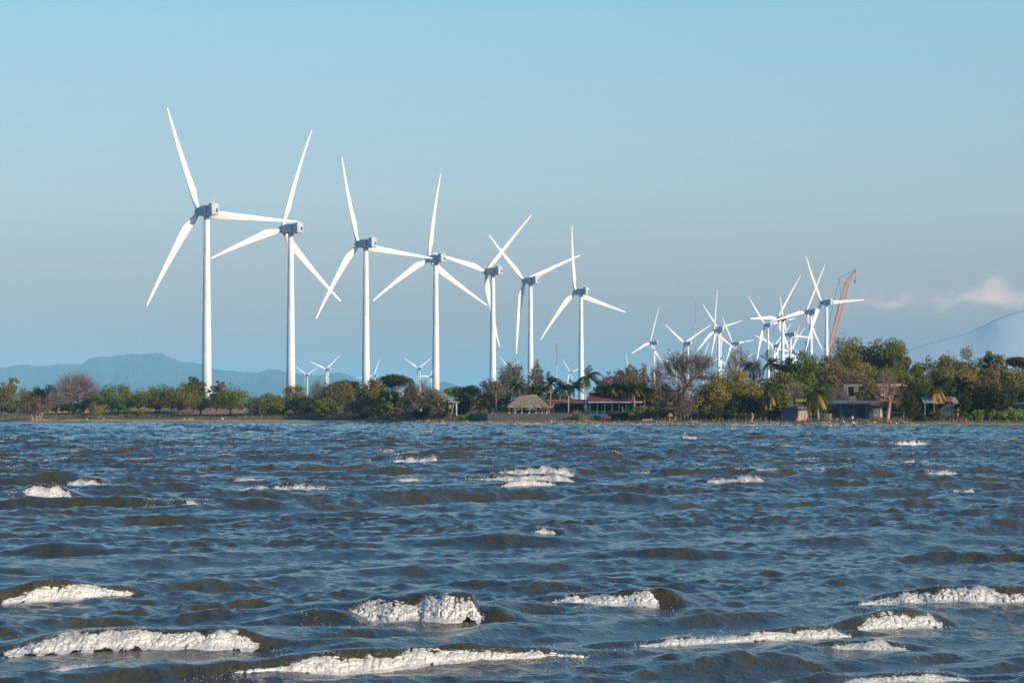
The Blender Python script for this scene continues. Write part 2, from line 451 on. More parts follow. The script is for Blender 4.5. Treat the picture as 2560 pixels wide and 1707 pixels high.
def add_crests(x, y, h):
    add = np.zeros_like(h); damp = np.zeros_like(h)
    for c in CR:
        wf, wb = crest_prof(c)
        L = c['x'][-1] - c['x'][0]; e = .9 * L + .6
        m = (x > c['x'][0] - e) & (x < c['x'][-1] + e) & (y > c['y'].min() - 8 * c['Hm'] - 3 - L * .4) & (y < c['y'].max() + 14 * c['Hm'] + 3 + L * .4)
        if not m.any(): continue
        xm = x[m]; ym = y[m]
        yl, Hc = crest_at(c, xm)
        yl = yl + wf * 1.3 + np.sin(xm * 5.1 / (c['Hm'] + .2)) * .12 * c['Hm']
        q = ym - yl
        g = np.where(q < 0, np.exp(-np.abs(q / wf) ** 2.2), np.exp(-(q / wb) ** 2))
        tr = -.16 * np.exp(-((q + 2.6 * wf) / (1.4 * wf)) ** 2)
        add[m] = np.maximum(add[m], Hc * (g + tr * (g < .3)))
        dm = np.clip(Hc / c['Hm'], 0, 1) * np.exp(-(q / (3.0 * wb)) ** 2)
        damp[m] = np.maximum(damp[m], dm)
    return h * (1 - .6 * damp) + add, 1 - .75 * damp

# rows of the water sheet get farther apart with distance
ys = [8.0]
while ys[-1] < 900:
    d = ys[-1]
    ys.append(d + (max(.075, .0019 * d) if d > 30 else .3) if d < 330 else d + .0028 * d)
ys = np.array(ys)
side_ = np.geomspace(.205, 3.2, 110)
uu = np.concatenate([-side_[:0:-1], np.linspace(-.205, .205, 760), side_[1:]])
UU, YW = np.meshgrid(uu, ys, indexing='ij')
XW = UU * YW
h, dx, dy = base_waves(XW, YW)
h2, kd = add_crests(XW, YW, h); dx = dx * kd; dy = dy * kd
near = 1 - sstep(640, 760, YW) * .5
chop = .9
V = np.stack([XW + dx * chop, YW + dy * chop, h2 * near], -1)
n1, n2 = UU.shape
# skirt: level water out of sight behind and beside the camera
I = np.arange(n1 * n2).reshape(n1, n2)
Fw = np.stack([I[:-1, :-1], I[1:, :-1], I[1:, 1:], I[:-1, 1:]], -1).reshape(-1, 4)
V = V.reshape(-1, 3)
sk = np.array([(-3000, -190, -.5), (3000, -190, -.5), (3000, 1000, -.5), (-3000, 1000, -.5)], float)
Fw = np.concatenate([Fw, np.array([[len(V), len(V) + 1, len(V) + 2, len(V) + 3]])])
V = np.concatenate([V, sk])
wm = bpy.data.materials.new('lake_water'); wm.use_nodes = True
t = wm.node_tree; p = t.nodes['Principled BSDF']
p.inputs['IOR'].default_value = 1.27
p.inputs['Roughness'].default_value = .07
geo = t.nodes.new('ShaderNodeNewGeometry')
def noise(sc, det, vec=(1, 1, 1), rough=.55):
    mp = t.nodes.new('ShaderNodeMapping'); mp.inputs['Scale'].default_value = vec
    mp.inputs['Rotation'].default_value = (0, 0, R(38))
    t.links.new(geo.outputs['Position'], mp.inputs[0])
    n = t.nodes.new('ShaderNodeTexNoise'); n.inputs['Scale'].default_value = sc; n.inputs['Detail'].default_value = det
    n.inputs['Roughness'].default_value = rough
    t.links.new(mp.outputs[0], n.inputs['Vector']); return n
nA = noise(1.6, 6, (1, .55, 1), .6); nB = noise(9.0, 4, (1, .5, 1), .65)
b1 = t.nodes.new('ShaderNodeBump'); b1.inputs['Distance'].default_value = .16; b1.inputs['Strength'].default_value = .8
b2 = t.nodes.new('ShaderNodeBump'); b2.inputs['Distance'].default_value = .05; b2.inputs['Strength'].default_value = .8
t.links.new(nA.outputs['Fac'], b1.inputs['Height']); t.links.new(nB.outputs['Fac'], b2.inputs['Height'])
t.links.new(b1.outputs[0], b2.inputs['Normal']); t.links.new(b2.outputs[0], p.inputs['Normal'])
nC = noise(.06, 3)
cr = t.nodes.new('ShaderNodeValToRGB')
cr.color_ramp.elements[0].position = .35; cr.color_ramp.elements[0].color = (.050, .044, .020, 1)
cr.color_ramp.elements[1].position = .7; cr.color_ramp.elements[1].color = (.070, .058, .025, 1)
t.links.new(nC.outputs['Fac'], cr.inputs[0]); t.links.new(cr.outputs[0], p.inputs['Base Color'])
tag(mesh_np('water', V, Fw, wm, smooth=True), kind='structure')

# foam: lumps of white water on every breaking crest, drops above it, flecks far out
ico = bpy.data.meshes.new('tmp')
import bmesh
bm = bmesh.new(); bmesh.ops.create_icosphere(bm, subdivisions=1, radius=1.0)
IV = np.array([v.co[:] for v in bm.verts]); IF = np.array([[v.index for v in f.verts] for f in bm.faces]); bm.free()
bpy.data.meshes.remove(ico)
TAB = np.random.RandomState(99).rand(256, 256)
def vn(x, y):
    xi = np.floor(x).astype(int); yi = np.floor(y).astype(int); fx = x - xi; fy = y - yi
    fx = fx * fx * (3 - 2 * fx); fy = fy * fy * (3 - 2 * fy); g = lambda a, b: TAB[a % 256, b % 256]
    return (g(xi, yi) * (1 - fx) + g(xi + 1, yi) * fx) * (1 - fy) + (g(xi, yi + 1) * (1 - fx) + g(xi + 1, yi + 1) * fx) * fy
def fbm(x, y, o=3):
    v = 0; a = .5
    for i in range(o): v = v + a * vn(x, y); x = x * 2.03 + 17; y = y * 2.03 + 5; a *= .5
    return v / (1 - .5 ** o)
def billow(x, y, o=3):
    v = 0; a = .5
    for i in range(o): v = v + a * np.clip(np.abs(2 * vn(x, y) - 1) * 1.7, 0, 1) ** .8; x = x * 2.1 + 31; y = y * 2.1 + 7; a *= .5
    return v / (1 - .5 ** o)
rg = np.random.RandomState(5)
P, RAD = [], []
SV, SF, ST, so = [], [], [], 0
for ci, c in enumerate(CR):
    if not c['foam']: continue
    wf, wb = crest_prof(c)
    L = c['x'][-1] - c['x'][0]; d = c['y'].mean(); Hm = c['Hm']
    px1 = d / FPX * 2.5                         # one pixel of the render at that distance
    nx = int(np.clip(L / (px1 * .45), 12, 700)); nu = int(np.clip(Hm / px1 * 3.2, 7, 70))
    X, U = np.meshgrid(np.linspace(c['x'][0], c['x'][-1], nx), np.linspace(-.30, 1.03, nu), indexing='ij')
    yl, Hc = crest_at(c, X); Hf = np.interp(X, c['x'], c['H'])
    yl = yl + wf * 1.3 + np.sin(X * 5.1 / (Hm + .2)) * .12 * Hm
    q = -wf * (-np.log(np.clip(U, .015, .985))) ** (1 / 2.2)
    q = np.where(U < 0, q + U * wf * 1.5, q)
    sc = 1 / max(.10, .17 * Hm)
    bl = billow(X * sc + ci * 9.1, (U * Hm * 1.7) * sc * 1.2 + ci * 3.3, 4)
    big = fbm(X * sc * .35 + ci, U * .8 + ci * 2, 2)
    dsp = Hm * (.36 * bl + .30 * big) * np.clip(1.15 - U * .9, .12, 1) * np.clip(.35 + U * 3.5, 0, 1)
    eg = np.clip(np.minimum((X - c['x'][0]) / (.16 * L), (c['x'][-1] - X) / (.09 * L)), .05, 1) ** .6
    Z = U * np.maximum(Hf, .5 * Hc) * np.where(U > 0, eg * (.66 + .34 * fbm(X * sc * .30 + ci * 7, U * 0, 2)), 1) + dsp * .38 * np.clip(U * 4, 0, 1)
    Yf = yl + q - dsp * .42 - .02 * Hm
    bh, bdx, bdy = base_waves(X, Yf); Z = Z + bh * .4; X_ = X + bdx * .22; Yf = Yf + bdy * .22
    edge = np.minimum(1, (X - c['x'][0]) / (.1 * L)) * np.minimum(1, (c['x'][-1] - X) / (.05 * L))
    ux = X * sc; uv = U * Hm * 1.9 * sc
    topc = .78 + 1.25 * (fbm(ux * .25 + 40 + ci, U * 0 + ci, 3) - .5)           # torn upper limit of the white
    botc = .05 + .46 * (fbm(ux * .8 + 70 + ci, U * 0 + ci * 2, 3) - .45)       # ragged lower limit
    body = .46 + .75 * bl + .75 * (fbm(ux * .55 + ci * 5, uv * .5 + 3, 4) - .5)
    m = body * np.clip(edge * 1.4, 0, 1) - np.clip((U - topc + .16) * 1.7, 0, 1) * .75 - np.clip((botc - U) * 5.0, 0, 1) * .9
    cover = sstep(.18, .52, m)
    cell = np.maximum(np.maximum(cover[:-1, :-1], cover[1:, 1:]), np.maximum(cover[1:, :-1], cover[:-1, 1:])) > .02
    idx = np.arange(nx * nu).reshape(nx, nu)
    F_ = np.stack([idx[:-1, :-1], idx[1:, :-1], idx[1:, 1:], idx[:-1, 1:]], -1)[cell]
    SV.append(np.stack([X_, Yf, Z], -1).reshape(-1, 3)); SF.append(F_ + so); ST.append((cover * np.clip(.52 + 1.0 * bl - 1.0 * np.clip(U - .40, 0, 1), 0, 1.25)).ravel()); so += nx * nu  # tint: painted crease shade between lumps, thinner foam towards the top
    # loose drops and knots of froth along the torn edges
    ok = np.argwhere((cover > .3) & (U > 0) & ((bl > .62) | (cover < .8)))
    if len(ok):
        n = int(np.clip(L * Hm / px1 ** 2 * .22, 6, 1500)); o_ = ok[rg.randint(0, len(ok), n)]
        pt = np.stack([X_[o_[:, 0], o_[:, 1]], Yf[o_[:, 0], o_[:, 1]], Z[o_[:, 0], o_[:, 1]]], -1) + rg.normal(size=(n, 3)) * px1 * np.array([.9, .5, .7]) + np.array([0, -.3, .1]) * px1
        P.append(pt); RAD.append(px1 * np.clip(.10 + rg.exponential(.16, n), 0, .7))
    # lace of froth left on the water before and behind the breaker
    if d < 130:
        m_ = int(np.clip(L / px1 * 3.0, 60, 1400)); xs = rg.uniform(c['x'][0] - .1 * L, c['x'][-1] + .1 * L, m_)
        yb = crest_at(c, xs)[0] + wf * 1.3 + np.where(rg.rand(m_) < .6, -wf * 1.6 - rg.exponential(.9, m_) * (Hm + .2), wb * .5 + rg.exponential(2.2, m_) * (Hm + .2))
        kp = fbm(xs * 2.2 + yb * .8 + ci, yb * .7 - xs * .3, 3) > .53
        xs, yb = xs[kp], yb[kp]
        if len(xs):
            hv, hx_, hy_ = base_waves(xs, yb); sv, kv = add_crests(xs, yb, hv)
            P.append(np.stack([xs + hx_ * kv * .9, yb + hy_ * kv * .9, sv + .004], -1)); RAD.append(px1 * rg.uniform(.15, .5, len(xs)))
    # spray along the torn crest and around the toe
    m_ = int(np.clip(L / px1 * 5.0, 12, 2200))
    ii = rg.randint(0, nx, m_); tops = np.clip(((topc[ii, 0] + .06) / 1.03 * nu).astype(int) - 1, 0, nu - 1); ju = np.where(rg.rand(m_) < .72, tops, rg.randint(nu // 5, nu // 3 + 1, m_))
    ok_ = edge[ii, ju] > .25; ii, ju = ii[ok_], ju[ok_]; m_ = len(ii)
    pt = np.stack([X_[ii, ju], Yf[ii, ju], Z[ii, ju]], -1) + np.stack([rg.normal(0, 1.4, m_), rg.normal(-.5, 1.5, m_), np.abs(rg.normal(0, 1.3, m_)) * np.where(ju == tops[ok_], 1, .3)], -1) * px1
    P.append(pt); RAD.append(px1 * rg.uniform(.10, .34, m_))
fmat = bpy.data.materials.new('whitewater_foam'); fmat.use_nodes = True
t = fmat.node_tree; p = t.nodes['Principled BSDF']; out_n = t.nodes['Material Output']
p.inputs['Roughness'].default_value = .5
at = t.nodes.new('ShaderNodeAttribute'); at.attribute_name = 'tint'
geo = t.nodes.new('ShaderNodeNewGeometry')
fn = t.nodes.new('ShaderNodeTexNoise'); fn.inputs['Scale'].default_value = 22.0; fn.inputs['Detail'].default_value = 5; fn.inputs['Roughness'].default_value = .65
t.links.new(geo.outputs['Position'], fn.inputs['Vector'])
ad = t.nodes.new('ShaderNodeMath'); ad.operation = 'MULTIPLY_ADD'; ad.inputs[1].default_value = 1.75; t.links.new(at.outputs['Fac'], ad.inputs[0])
sb = t.nodes.new('ShaderNodeMath'); sb.operation = 'MULTIPLY_ADD'; sb.inputs[1].default_value = 1.5; sb.inputs[2].default_value = -.85; t.links.new(fn.outputs['Fac'], sb.inputs[0]); t.links.new(sb.outputs[0], ad.inputs[2])
cov = t.nodes.new('ShaderNodeMapRange'); cov.interpolation_type = 'SMOOTHSTEP'; cov.inputs[1].default_value = .15; cov.inputs[2].default_value = .75; t.links.new(ad.outputs[0], cov.inputs[0])
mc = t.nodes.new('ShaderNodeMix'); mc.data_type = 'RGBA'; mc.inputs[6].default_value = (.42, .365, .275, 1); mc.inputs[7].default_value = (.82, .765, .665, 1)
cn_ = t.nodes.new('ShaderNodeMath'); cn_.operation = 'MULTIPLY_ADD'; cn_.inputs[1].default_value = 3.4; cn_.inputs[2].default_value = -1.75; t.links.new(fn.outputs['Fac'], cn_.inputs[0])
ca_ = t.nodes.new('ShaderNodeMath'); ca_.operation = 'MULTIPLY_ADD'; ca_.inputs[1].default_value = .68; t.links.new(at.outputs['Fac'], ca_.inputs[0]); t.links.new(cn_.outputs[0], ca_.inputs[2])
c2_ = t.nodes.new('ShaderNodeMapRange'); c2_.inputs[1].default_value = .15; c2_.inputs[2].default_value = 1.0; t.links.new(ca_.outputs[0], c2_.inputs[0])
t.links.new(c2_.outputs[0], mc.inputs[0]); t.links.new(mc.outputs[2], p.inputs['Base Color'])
bpn = t.nodes.new('ShaderNodeBump'); bpn.inputs['Distance'].default_value = .02; t.links.new(fn.outputs['Fac'], bpn.inputs['Height']); t.links.new(bpn.outputs[0], p.inputs['Normal'])
tpn = t.nodes.new('ShaderNodeBsdfTransparent'); msn = t.nodes.new('ShaderNodeMixShader')
t.links.new(cov.outputs[0], msn.inputs[0]); t.links.new(tpn.outputs[0], msn.inputs[1]); t.links.new(p.outputs[0], msn.inputs[2]); t.links.new(msn.outputs[0], out_n.inputs['Surface'])
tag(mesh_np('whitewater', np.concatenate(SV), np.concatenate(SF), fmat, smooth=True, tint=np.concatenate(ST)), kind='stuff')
# flecks of foam on the crests farther out
for i in range(170):
    d = CAMH * FPX / (rg.uniform(1062, 1175) - HOR)
    bestp = None
    for k in range(14):
        x_ = rg.uniform(-.2, .2) * d; y_ = d + rg.uniform(-8, 8)
        hh = float(base_waves(np.array([x_]), np.array([y_]))[0][0])
        if bestp is None or hh > bestp[0]: bestp = (hh, x_, y_)
    hh, x_, y_ = bestp
    ln = rg.uniform(.15, .9); n = int(14 + 30 * ln)
    xs = x_ + rg.uniform(-ln, ln, n); yv = y_ + (xs - x_) * .6
    hv, ddx, ddy = base_waves(xs, yv)
    P.append(np.stack([xs + ddx * .9, yv + ddy * .9 - .1, np.maximum(hv, hh * .75) + .02], -1)); RAD.append(rg.uniform(.5, 1.2, n) * d / FPX * rg.uniform(.6, 1.0))
# the wash along the shore
for px in rg.uniform(1000, 2300, 150):
    d = float(shore(px)) - rg.uniform(4, 16); n = rg.randint(8, 24)
    xs = (px - 1280) / FPX * d + rg.uniform(-1.0, 1.0, n)
    P.append(np.stack([xs, d + rg.uniform(-.3, .3, n), rg.uniform(.1, .32, n)], -1)); RAD.append(rg.uniform(.04, .09, n))
P = np.concatenate(P); RAD = np.concatenate(RAD)
n = len(P)
jit = 1 + rg.uniform(-.28, .28, (n, len(IV), 1))
sq = np.stack([rg.uniform(.8, 1.5, n), rg.uniform(.8, 1.2, n), rg.uniform(.6, 1.1, n)], -1)[:, None, :]
FV = (IV[None] * jit * sq * RAD[:, None, None] + P[:, None, :]).reshape(-1, 3)
FF = (IF[None] + (np.arange(n) * len(IV))[:, None, None]).reshape(-1, 3)
fm = mat('foam_white', (.66, .63, .57), .55, (.55, .50, .42), 1.4, spec=.5)
tag(mesh_np('foam', FV, FF, fm, smooth=True), kind='stuff')
print('foam lumps', n)
# ------------------------------------------------------------------ wind turbines
WHITE = mat('turbine_white', (.80, .80, .78), .35, (.74, .745, .73), .35, spec=.5)
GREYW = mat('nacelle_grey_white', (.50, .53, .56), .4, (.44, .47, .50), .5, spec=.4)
EMB = mat('emblem_blue', (.06, .22, .50), .5)
DARKG = mat('seam_dark', (.09, .09, .10), .6)

def rrect(y, w, zb, zt, r, n=4):
    pts = []
    for cx, cz, a0 in ((w / 2 - r, zt - r, 0), (-w / 2 + r, zt - r, 90), (-w / 2 + r, zb + r, 180), (w / 2 - r, zb + r, 270)):
        for i in range(n + 1):
            a = R(a0 + 90 * i / n)
            pts.append((cx + r * math.cos(a), y, cz + r * math.sin(a)))
    return pts

def blade_mesh(flex, L=45.0):
    st = [0.9, 2.0, 3.2, 5.0, 7.0, 9.0, 12, 16, 20, 25, 30, 35, 39, 42, 44, 44.8, 45.0]
    rings = []
    for r_ in st:
        u = r_ / 45.0
        ch = float(np.interp(r_, [0.9, 2, 3.2, 5, 7, 9, 12, 20, 30, 39, 44, 44.8, 45], [1.9, 1.95, 2.2, 2.9, 3.45, 3.6, 3.35, 2.6, 1.85, 1.2, .75, .4, .12]))
        th = float(np.interp(r_, [0.9, 2, 3.2, 5, 9, 20, 45], [1.9, 1.9, 1.7, 1.35, .85, .42, .06]))
        tw = R(float(np.interp(u, [0, .15, .5, 1], [14, 12, 4, 0])))
        le = float(np.interp(r_, [0.9, 2, 9, 45], [.5, .5, .30, .30]))
        ring = []
        for j in range(14):
            a = 2 * math.pi * j / 14
            x = (.5 - .5 * math.cos(a)); yy = .5 * math.sin(a) * th
            sharp = float(np.interp(r_, [2, 7], [0, 1]))
            yy *= (1 - sharp) + sharp * (1.25 * (1 - x) + .12)
            x = (x - le) * ch
            c, s_ = math.cos(tw), math.sin(tw)
            ring.append((x * c - yy * s_, x * s_ + yy * c - flex * L * u * u, r_))
        rings.append(ring)
    b = MB(); b.loft(rings)
    me = bpy.data.meshes.new('blade'); me.from_pydata(b.V, [], b.F); me.update()
    me.polygons.foreach_set('use_smooth', [True] * len(me.polygons)); me.materials.append(WHITE)
    return me
BLM = {f: blade_mesh(f) for f in (0.0, .05, .1)}

def turbine(px, py, Rp, ph, yaw, fl, tilt, label, group, detail=True):
    Y = 45.0 / Rp * FPX
    hub = Vector(((px - 1280) / FPX * Y, Y, zrow(py, Y)))
    psi = R(yaw); u = Vector((-math.sin(psi), math.cos(psi), 0))
    base = hub - u * 5.6
    gz = float(terr(base.x, base.y))
    t = thing('wind_turbine', label, 'wind turbine', (base.x, base.y, gz), psi, group)
    H = hub.z - gz
    b = MB()
    prof = [0.0, .30, .302, .305, .58, .582, .585, .82, .822, .825, 1.0]
    rings = []
    for i, f in enumerate(prof):
        rad = 2.1 - .95 * f + (-.03 if i in (2, 5, 8) else 0)
        rings.append([(rad * math.cos(6.28319 * j / 40), rad * math.sin(6.28319 * j / 40), -.6 + (H - 1.9 + .6) * f) for j in range(40)])
    b.loft(rings)
    tw = b.build('tower', WHITE, t, smooth=True)
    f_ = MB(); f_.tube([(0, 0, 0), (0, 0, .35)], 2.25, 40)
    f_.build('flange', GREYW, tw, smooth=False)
    if detail:
        d = MB(); a = R(-100); d.box(2.12 * math.cos(a), 2.12 * math.sin(a), 1.9, .12, .9, 2.1, a); d.build('door', GREYW, tw)
    # nacelle: long rounded box, raised cooler housing at the back
    b = MB()
    rr = [rrect(y, w_, zb, zt, r_) for y, w_, zb, zt, r_ in ((-6.3, 2.9, -1.5, 1.5, .6), (-6.0, 3.5, -1.95, 2.0, .5), (-2.0, 3.7, -2.05, 2.05, .4), (2.4, 3.6, -2.0, 2.0, .4), (4.0, 3.0, -1.65, 1.75, .8))]
    b.loft([[(x, y, z + H) for x, y, z in ring] for ring in rr])
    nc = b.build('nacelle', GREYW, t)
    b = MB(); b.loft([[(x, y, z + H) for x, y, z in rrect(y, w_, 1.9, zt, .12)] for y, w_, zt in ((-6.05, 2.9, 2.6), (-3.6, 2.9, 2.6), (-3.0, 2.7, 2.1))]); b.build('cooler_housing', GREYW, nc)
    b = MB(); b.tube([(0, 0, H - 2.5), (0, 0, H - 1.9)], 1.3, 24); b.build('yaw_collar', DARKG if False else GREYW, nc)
    if detail:
        b = MB()
        for xx in (-.9, .9):
            b.tube([(xx, -4.6, H + 2.55), (xx, -4.6, H + 4.3 + .4 * xx)], .06, 6)
        b.tube([(-.9, -4.6, H + 3.0), (.9, -4.6, H + 3.0)], .06, 6)
        b.tube([(-.9, -4.6, H + 4.0), (-.9, -4.6, H + 4.3)], .16, 6)
        b.build('wind_sensor', WHITE, nc)
        b = MB()
        b.box(-1.90, -2.6, H + .85, .02, 1.1, 1.0); b.box(-1.90, -2.75, H - .35, .02, .8, .8); b.box(-1.905, -3.2, H - .5, .02, .35, .5)
        b.build('emblem', EMB, nc)
        b = MB()
        b.box(-1.885, 1.7, H + .45, .03, 1.7, .12); b.box(-1.885, 2.5, H - .1, .03, .14, 1.1); b.box(-1.885, .95, H + .15, .03, .12, .5)
        b.build('hatch_frame', DARKG, nc)
        b = MB(); b.box(0.6, -6.33, H - .1, .9, .06, 1.4); b.build('rear_vent', DARKG, nc)
        b = MB(); b.tube([(.6, 0.4, H + 2.0), (.6, .4, H + 2.45)], .22, 8); b.build('beacon', WHITE, nc)
    # hub with nose cone
    Mt = Matrix.Translation((0, 5.6, H)) @ Matrix.Rotation(R(tilt), 4, 'X')
    b = MB()
    rings = [[(rad * math.cos(6.28319 * j / 20), y, rad * math.sin(6.28319 * j / 20)) for j in range(20)] for y, rad in ((-1.5, 1.35), (-1.0, 1.6), (.4, 1.6), (1.2, 1.3), (1.8, .75), (2.05, .2))]
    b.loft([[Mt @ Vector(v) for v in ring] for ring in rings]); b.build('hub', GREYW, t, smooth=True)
    for k in range(3):
        a = 90 - (ph + 120 * k)
        o = bpy.data.objects.new('blade', BLM[fl]); COL.objects.link(o); o.parent = t
        o.matrix_local = Mt @ Matrix.Rotation(R(a), 4, 'Y')
    return t

FR = 'wind turbines in the front row along the shore'
BK = 'distant wind turbines low over the left trees'
RT = 'wind turbines clustered on the right'
TUR = [
 (497.2,528.9,283.8,117.7,39.6,.1,7.2,'nearest and tallest white wind turbine, leftmost of the front row', FR, True),
 (705.4,573.8,259.5,78.2,46.2,.1,5.9,'second tallest white turbine, one blade crossing the blade of its right neighbour', FR, True),
 (895.6,610.3,234.5,114.0,43.9,.1,6.7,'third white turbine of the front row, its right blade reaching its neighbour\'s nacelle', FR, True),
 (1072.0,648.3,216.3,89.9,42.0,.1,6.4,'fourth front row turbine, one blade pointing straight up above the green roofed house', FR, True),
 (1214.8,679.1,199.4,48.5,44.8,.05,7.4,'front row turbine whose lower blade passes behind its own tower', FR, True),
 (1310.8,702.1,184.1,23.3,42.4,.1,7.2,'front row turbine with one blade hanging straight down above the thatched hut', FR, True),
 (1438.1,730.2,172.3,104.9,42.2,.1,6.1,'last and shortest turbine of the front row, beside the tall palm', FR, True),
 (1625.5,856.9,93.5,79.9,50.8,.05,7.2,'small turbine alone right of the red and white mast stub, one blade upright', RT, True),
 (1711.0,858.1,95.3,30.8,42.4,.1,5.1,'small turbine with two blades raised in a V left of the big bare tree crown', RT, True),
 (1685.0,908.7,59.4,48.3,45.2,0.,4.0,'tiny turbine half sunk behind the left side of the big bare tree', RT, False),
 (1785.8,827.1,105.0,96.0,51.7,.05,6.8,'turbine above the big bare tree with one blade straight up', RT, True),
 (1794.6,819.8,81.8,14.6,36.8,.05,4.4,'farther turbine hidden behind the upright bladed one above the bare tree', RT, False),
 (1831.4,858.6,84.3,7.2,47.3,0.,5.3,'turbine in front of the twiggy leafless tree, one blade level to the right', RT, True),
 (1847.1,905.9,58.5,23.2,45.7,0.,4.8,'tiny turbine low behind the twiggy leafless tree', RT, False),
 (1751.3,910.0,63.9,64.3,43.0,0.,5.0,'tiny turbine with a single blade rising from the big bare tree crown', RT, False),
 (1798.4,894.0,55.9,84.1,43.0,.1,5.0,'faint turbine right behind two towers above the bare tree', RT, False),
 (1573.5,930.0,51.8,112.0,43.0,.05,5.0,'turbine showing only one blade above the scrub by the pink tree', RT, False),
 (1912.4,812.8,94.9,12.0,34.6,.1,2.7,'turbine at the left edge of the right hand cluster, blade up left', RT, True),
 (1944.9,796.1,127.1,61.5,43.6,.1,5.8,'large turbine in the cluster with one blade level to the left', RT, True),
 (1965.8,836.2,108.1,117.1,46.3,.05,7.9,'turbine with thin upright blade behind its larger neighbours in the cluster', RT, True),
 (1935.6,864.2,83.6,42.5,45.6,0.,4.5,'small nacelle low between the cluster towers, blades in a V', RT, False),
 (1980.7,882.0,72.9,80.4,43.0,.1,5.0,'tiny cluster turbine with steep raised blade just above the dark trees', RT, False),
 (1974.2,879.0,77.5,53.5,43.0,.05,5.0,'tiny cluster turbine with blade slanting up right just above the dark trees', RT, False),
 (2015.0,779.7,131.1,72.7,42.8,0.,13.8,'second largest turbine of the right cluster, left blade low over its neighbour', RT, True),
 (2053.7,756.5,139.4,4.7,39.7,.1,4.9,'largest turbine of the right cluster, standing in front of the orange crane', RT, True),
 (1936.6,873.6,63.2,24.8,41.5,0.,3.7,'faintest turbine at the foot of the right cluster', RT, False),
 (765.0,937.3,44.1,28.0,45.3,0.,4.4,'small distant turbine just right of the second front tower', BK, False),
 (814.9,923.5,57.8,39.7,44.6,0.,4.5,'distant turbine left of the third front tower, blades in a wide V', BK, False),
 (933.6,939.4,48.3,66.5,45.0,0.,3.6,'distant turbine behind the third front tower with one blade up', BK, False),
 (1045.2,921.1,55.1,32.3,44.6,0.,4.6,'distant turbine left of the fourth front tower, two blades in a V', BK, False),
 (1074.6,941.0,52.0,60,49,0.,4,'distant turbine mostly hidden behind the fourth front tower', BK, False),
 (1270.2,917.9,43.4,20.7,46.3,0.,5.0,'distant turbine behind the round grey leafless tree', BK, False),
 (1425.3,930.0,43.8,15.0,46.5,0.,4.3,'distant turbine left of the last front tower, above the palms', BK, False),
]
for a in TUR: turbine(*a)

def tower_section(px, w_px, top, Y, label):
    x = (px - 1280) / FPX * Y; gz = float(terr(x, Y)); r_ = w_px / FPX * Y / 2
    t = thing('tower_section', label, 'turbine tower', (x, Y, gz))
    H = zrow(top, Y) - gz
    b = MB(); b.loft([[(r_ * k * math.cos(6.28319 * j / 32), r_ * k * math.sin(6.28319 * j / 32), z) for j in range(32)] for z, k in ((-.5, 1.08), (H, 1.0))])
    b.build('tower', WHITE, t, smooth=True)
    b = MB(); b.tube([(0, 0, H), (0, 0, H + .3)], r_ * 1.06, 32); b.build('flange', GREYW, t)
tower_section(2016, 7.6, 854, 2440, 'unfinished white tower section without nacelle beside the cluster towers')
tower_section(1921, 7.0, 889, 2600, 'very short white tower stub at the left foot of the cluster')

# measuring masts
RED = mat('mast_red', (.50, .10, .09), .6); MWH = mat('mast_white', (.75, .75, .74), .6)
def mast(px, top, Y, bands, label, hw=.4):
    x = (px - 1280) / FPX * Y; gz = float(terr(x, Y)); H = zrow(top, Y) - gz
    t = thing('lattice_mast', label, 'mast', (x, Y, gz))
    nb = bands
    for i in range(nb):
        b = MB(); z0, z1 = H * i / nb, H * (i + 1) / nb
        for a in (90, 210, 330):
            b.tube([(hw * math.cos(R(a)), hw * math.sin(R(a)), z0), (hw * math.cos(R(a)), hw * math.sin(R(a)), z1)],   .07, 4)
        m = max(4, int((z1 - z0) / 2.2))
        for k in range(m):
            for q in range(3):
                a0 = R(90 + 120 * q); a1 = R(90 + 120 * (q + 1)); za = z0 + (z1 - z0) * k / m; zb = z0 + (z1 - z0) * (k + 1) / m
                b.tube([(hw * math.cos(a0), hw * math.sin(a0), za), (hw * math.cos(a1), hw * math.sin(a1), zb)], .04, 3)
        b.build('mast_band', RED if (nb - 1 - i) % 2 == 0 else MWH, t)
mast(1392, 858, 2400, 3, 'thin red and white mast left of the last front row turbine')
mast(1738, 759, 3000, 5, 'tall red and white lattice mast above the big bare tree')
mast(1933, 805, 2900, 5, 'red and white mast between the cluster towers')
mast(1616, 910, 2400, 3, 'short mast top left of the small lone turbine')

# crane
ORG = mat('crane_orange', (.85, .36, .08), .5, (.75, .32, .09), 1.0); CAB = mat('cable_steel', (.06, .055, .06), .6)
def lattice(b, p0, p1, w0, w1, n, rad):
    p0, p1 = Vector(p0), Vector(p1); d = (p1 - p0).normalized(); u = d.cross(Vector((0, 1, 0))).normalized(); v = d.cross(u).normalized()
    def c(i, k):
        f = i / n; w_ = w0 + (w1 - w0) * f
        sx, sy = ((-1, -1), (1, -1), (1, 1), (-1, 1))[k % 4]
        return p0 + (p1 - p0) * f + u * (sx * w_ / 2) + v * (sy * w_ / 2)
    for k in range(4):
        b.tube([c(0, k), c(n, k)], rad, 4)
        for i in range(n):
            b.tube([c(i, k), c(i + 1, k + 1)], rad * .6, 3)
            b.tube([c(i, k), c(i, k + 1)], rad * .5, 3)
Yc = 2500.0
def cp(px, py, dy=0): return Vector(((px - 2072) / FPX * Yc, dy, zrow(py, Yc)))
cx0 = (2072 - 1280) / FPX * Yc; cz0 = float(terr(cx0, Yc))
cr_ = thing('crawler_crane', 'orange lattice boom crane raised behind the right turbine cluster', 'crane', (cx0, Yc, 0))
b = MB(); lattice(b, cp(2066, 905), cp(2117, 712), 3.2, 3.4, 34, .24); b.build('boom', ORG, cr_)
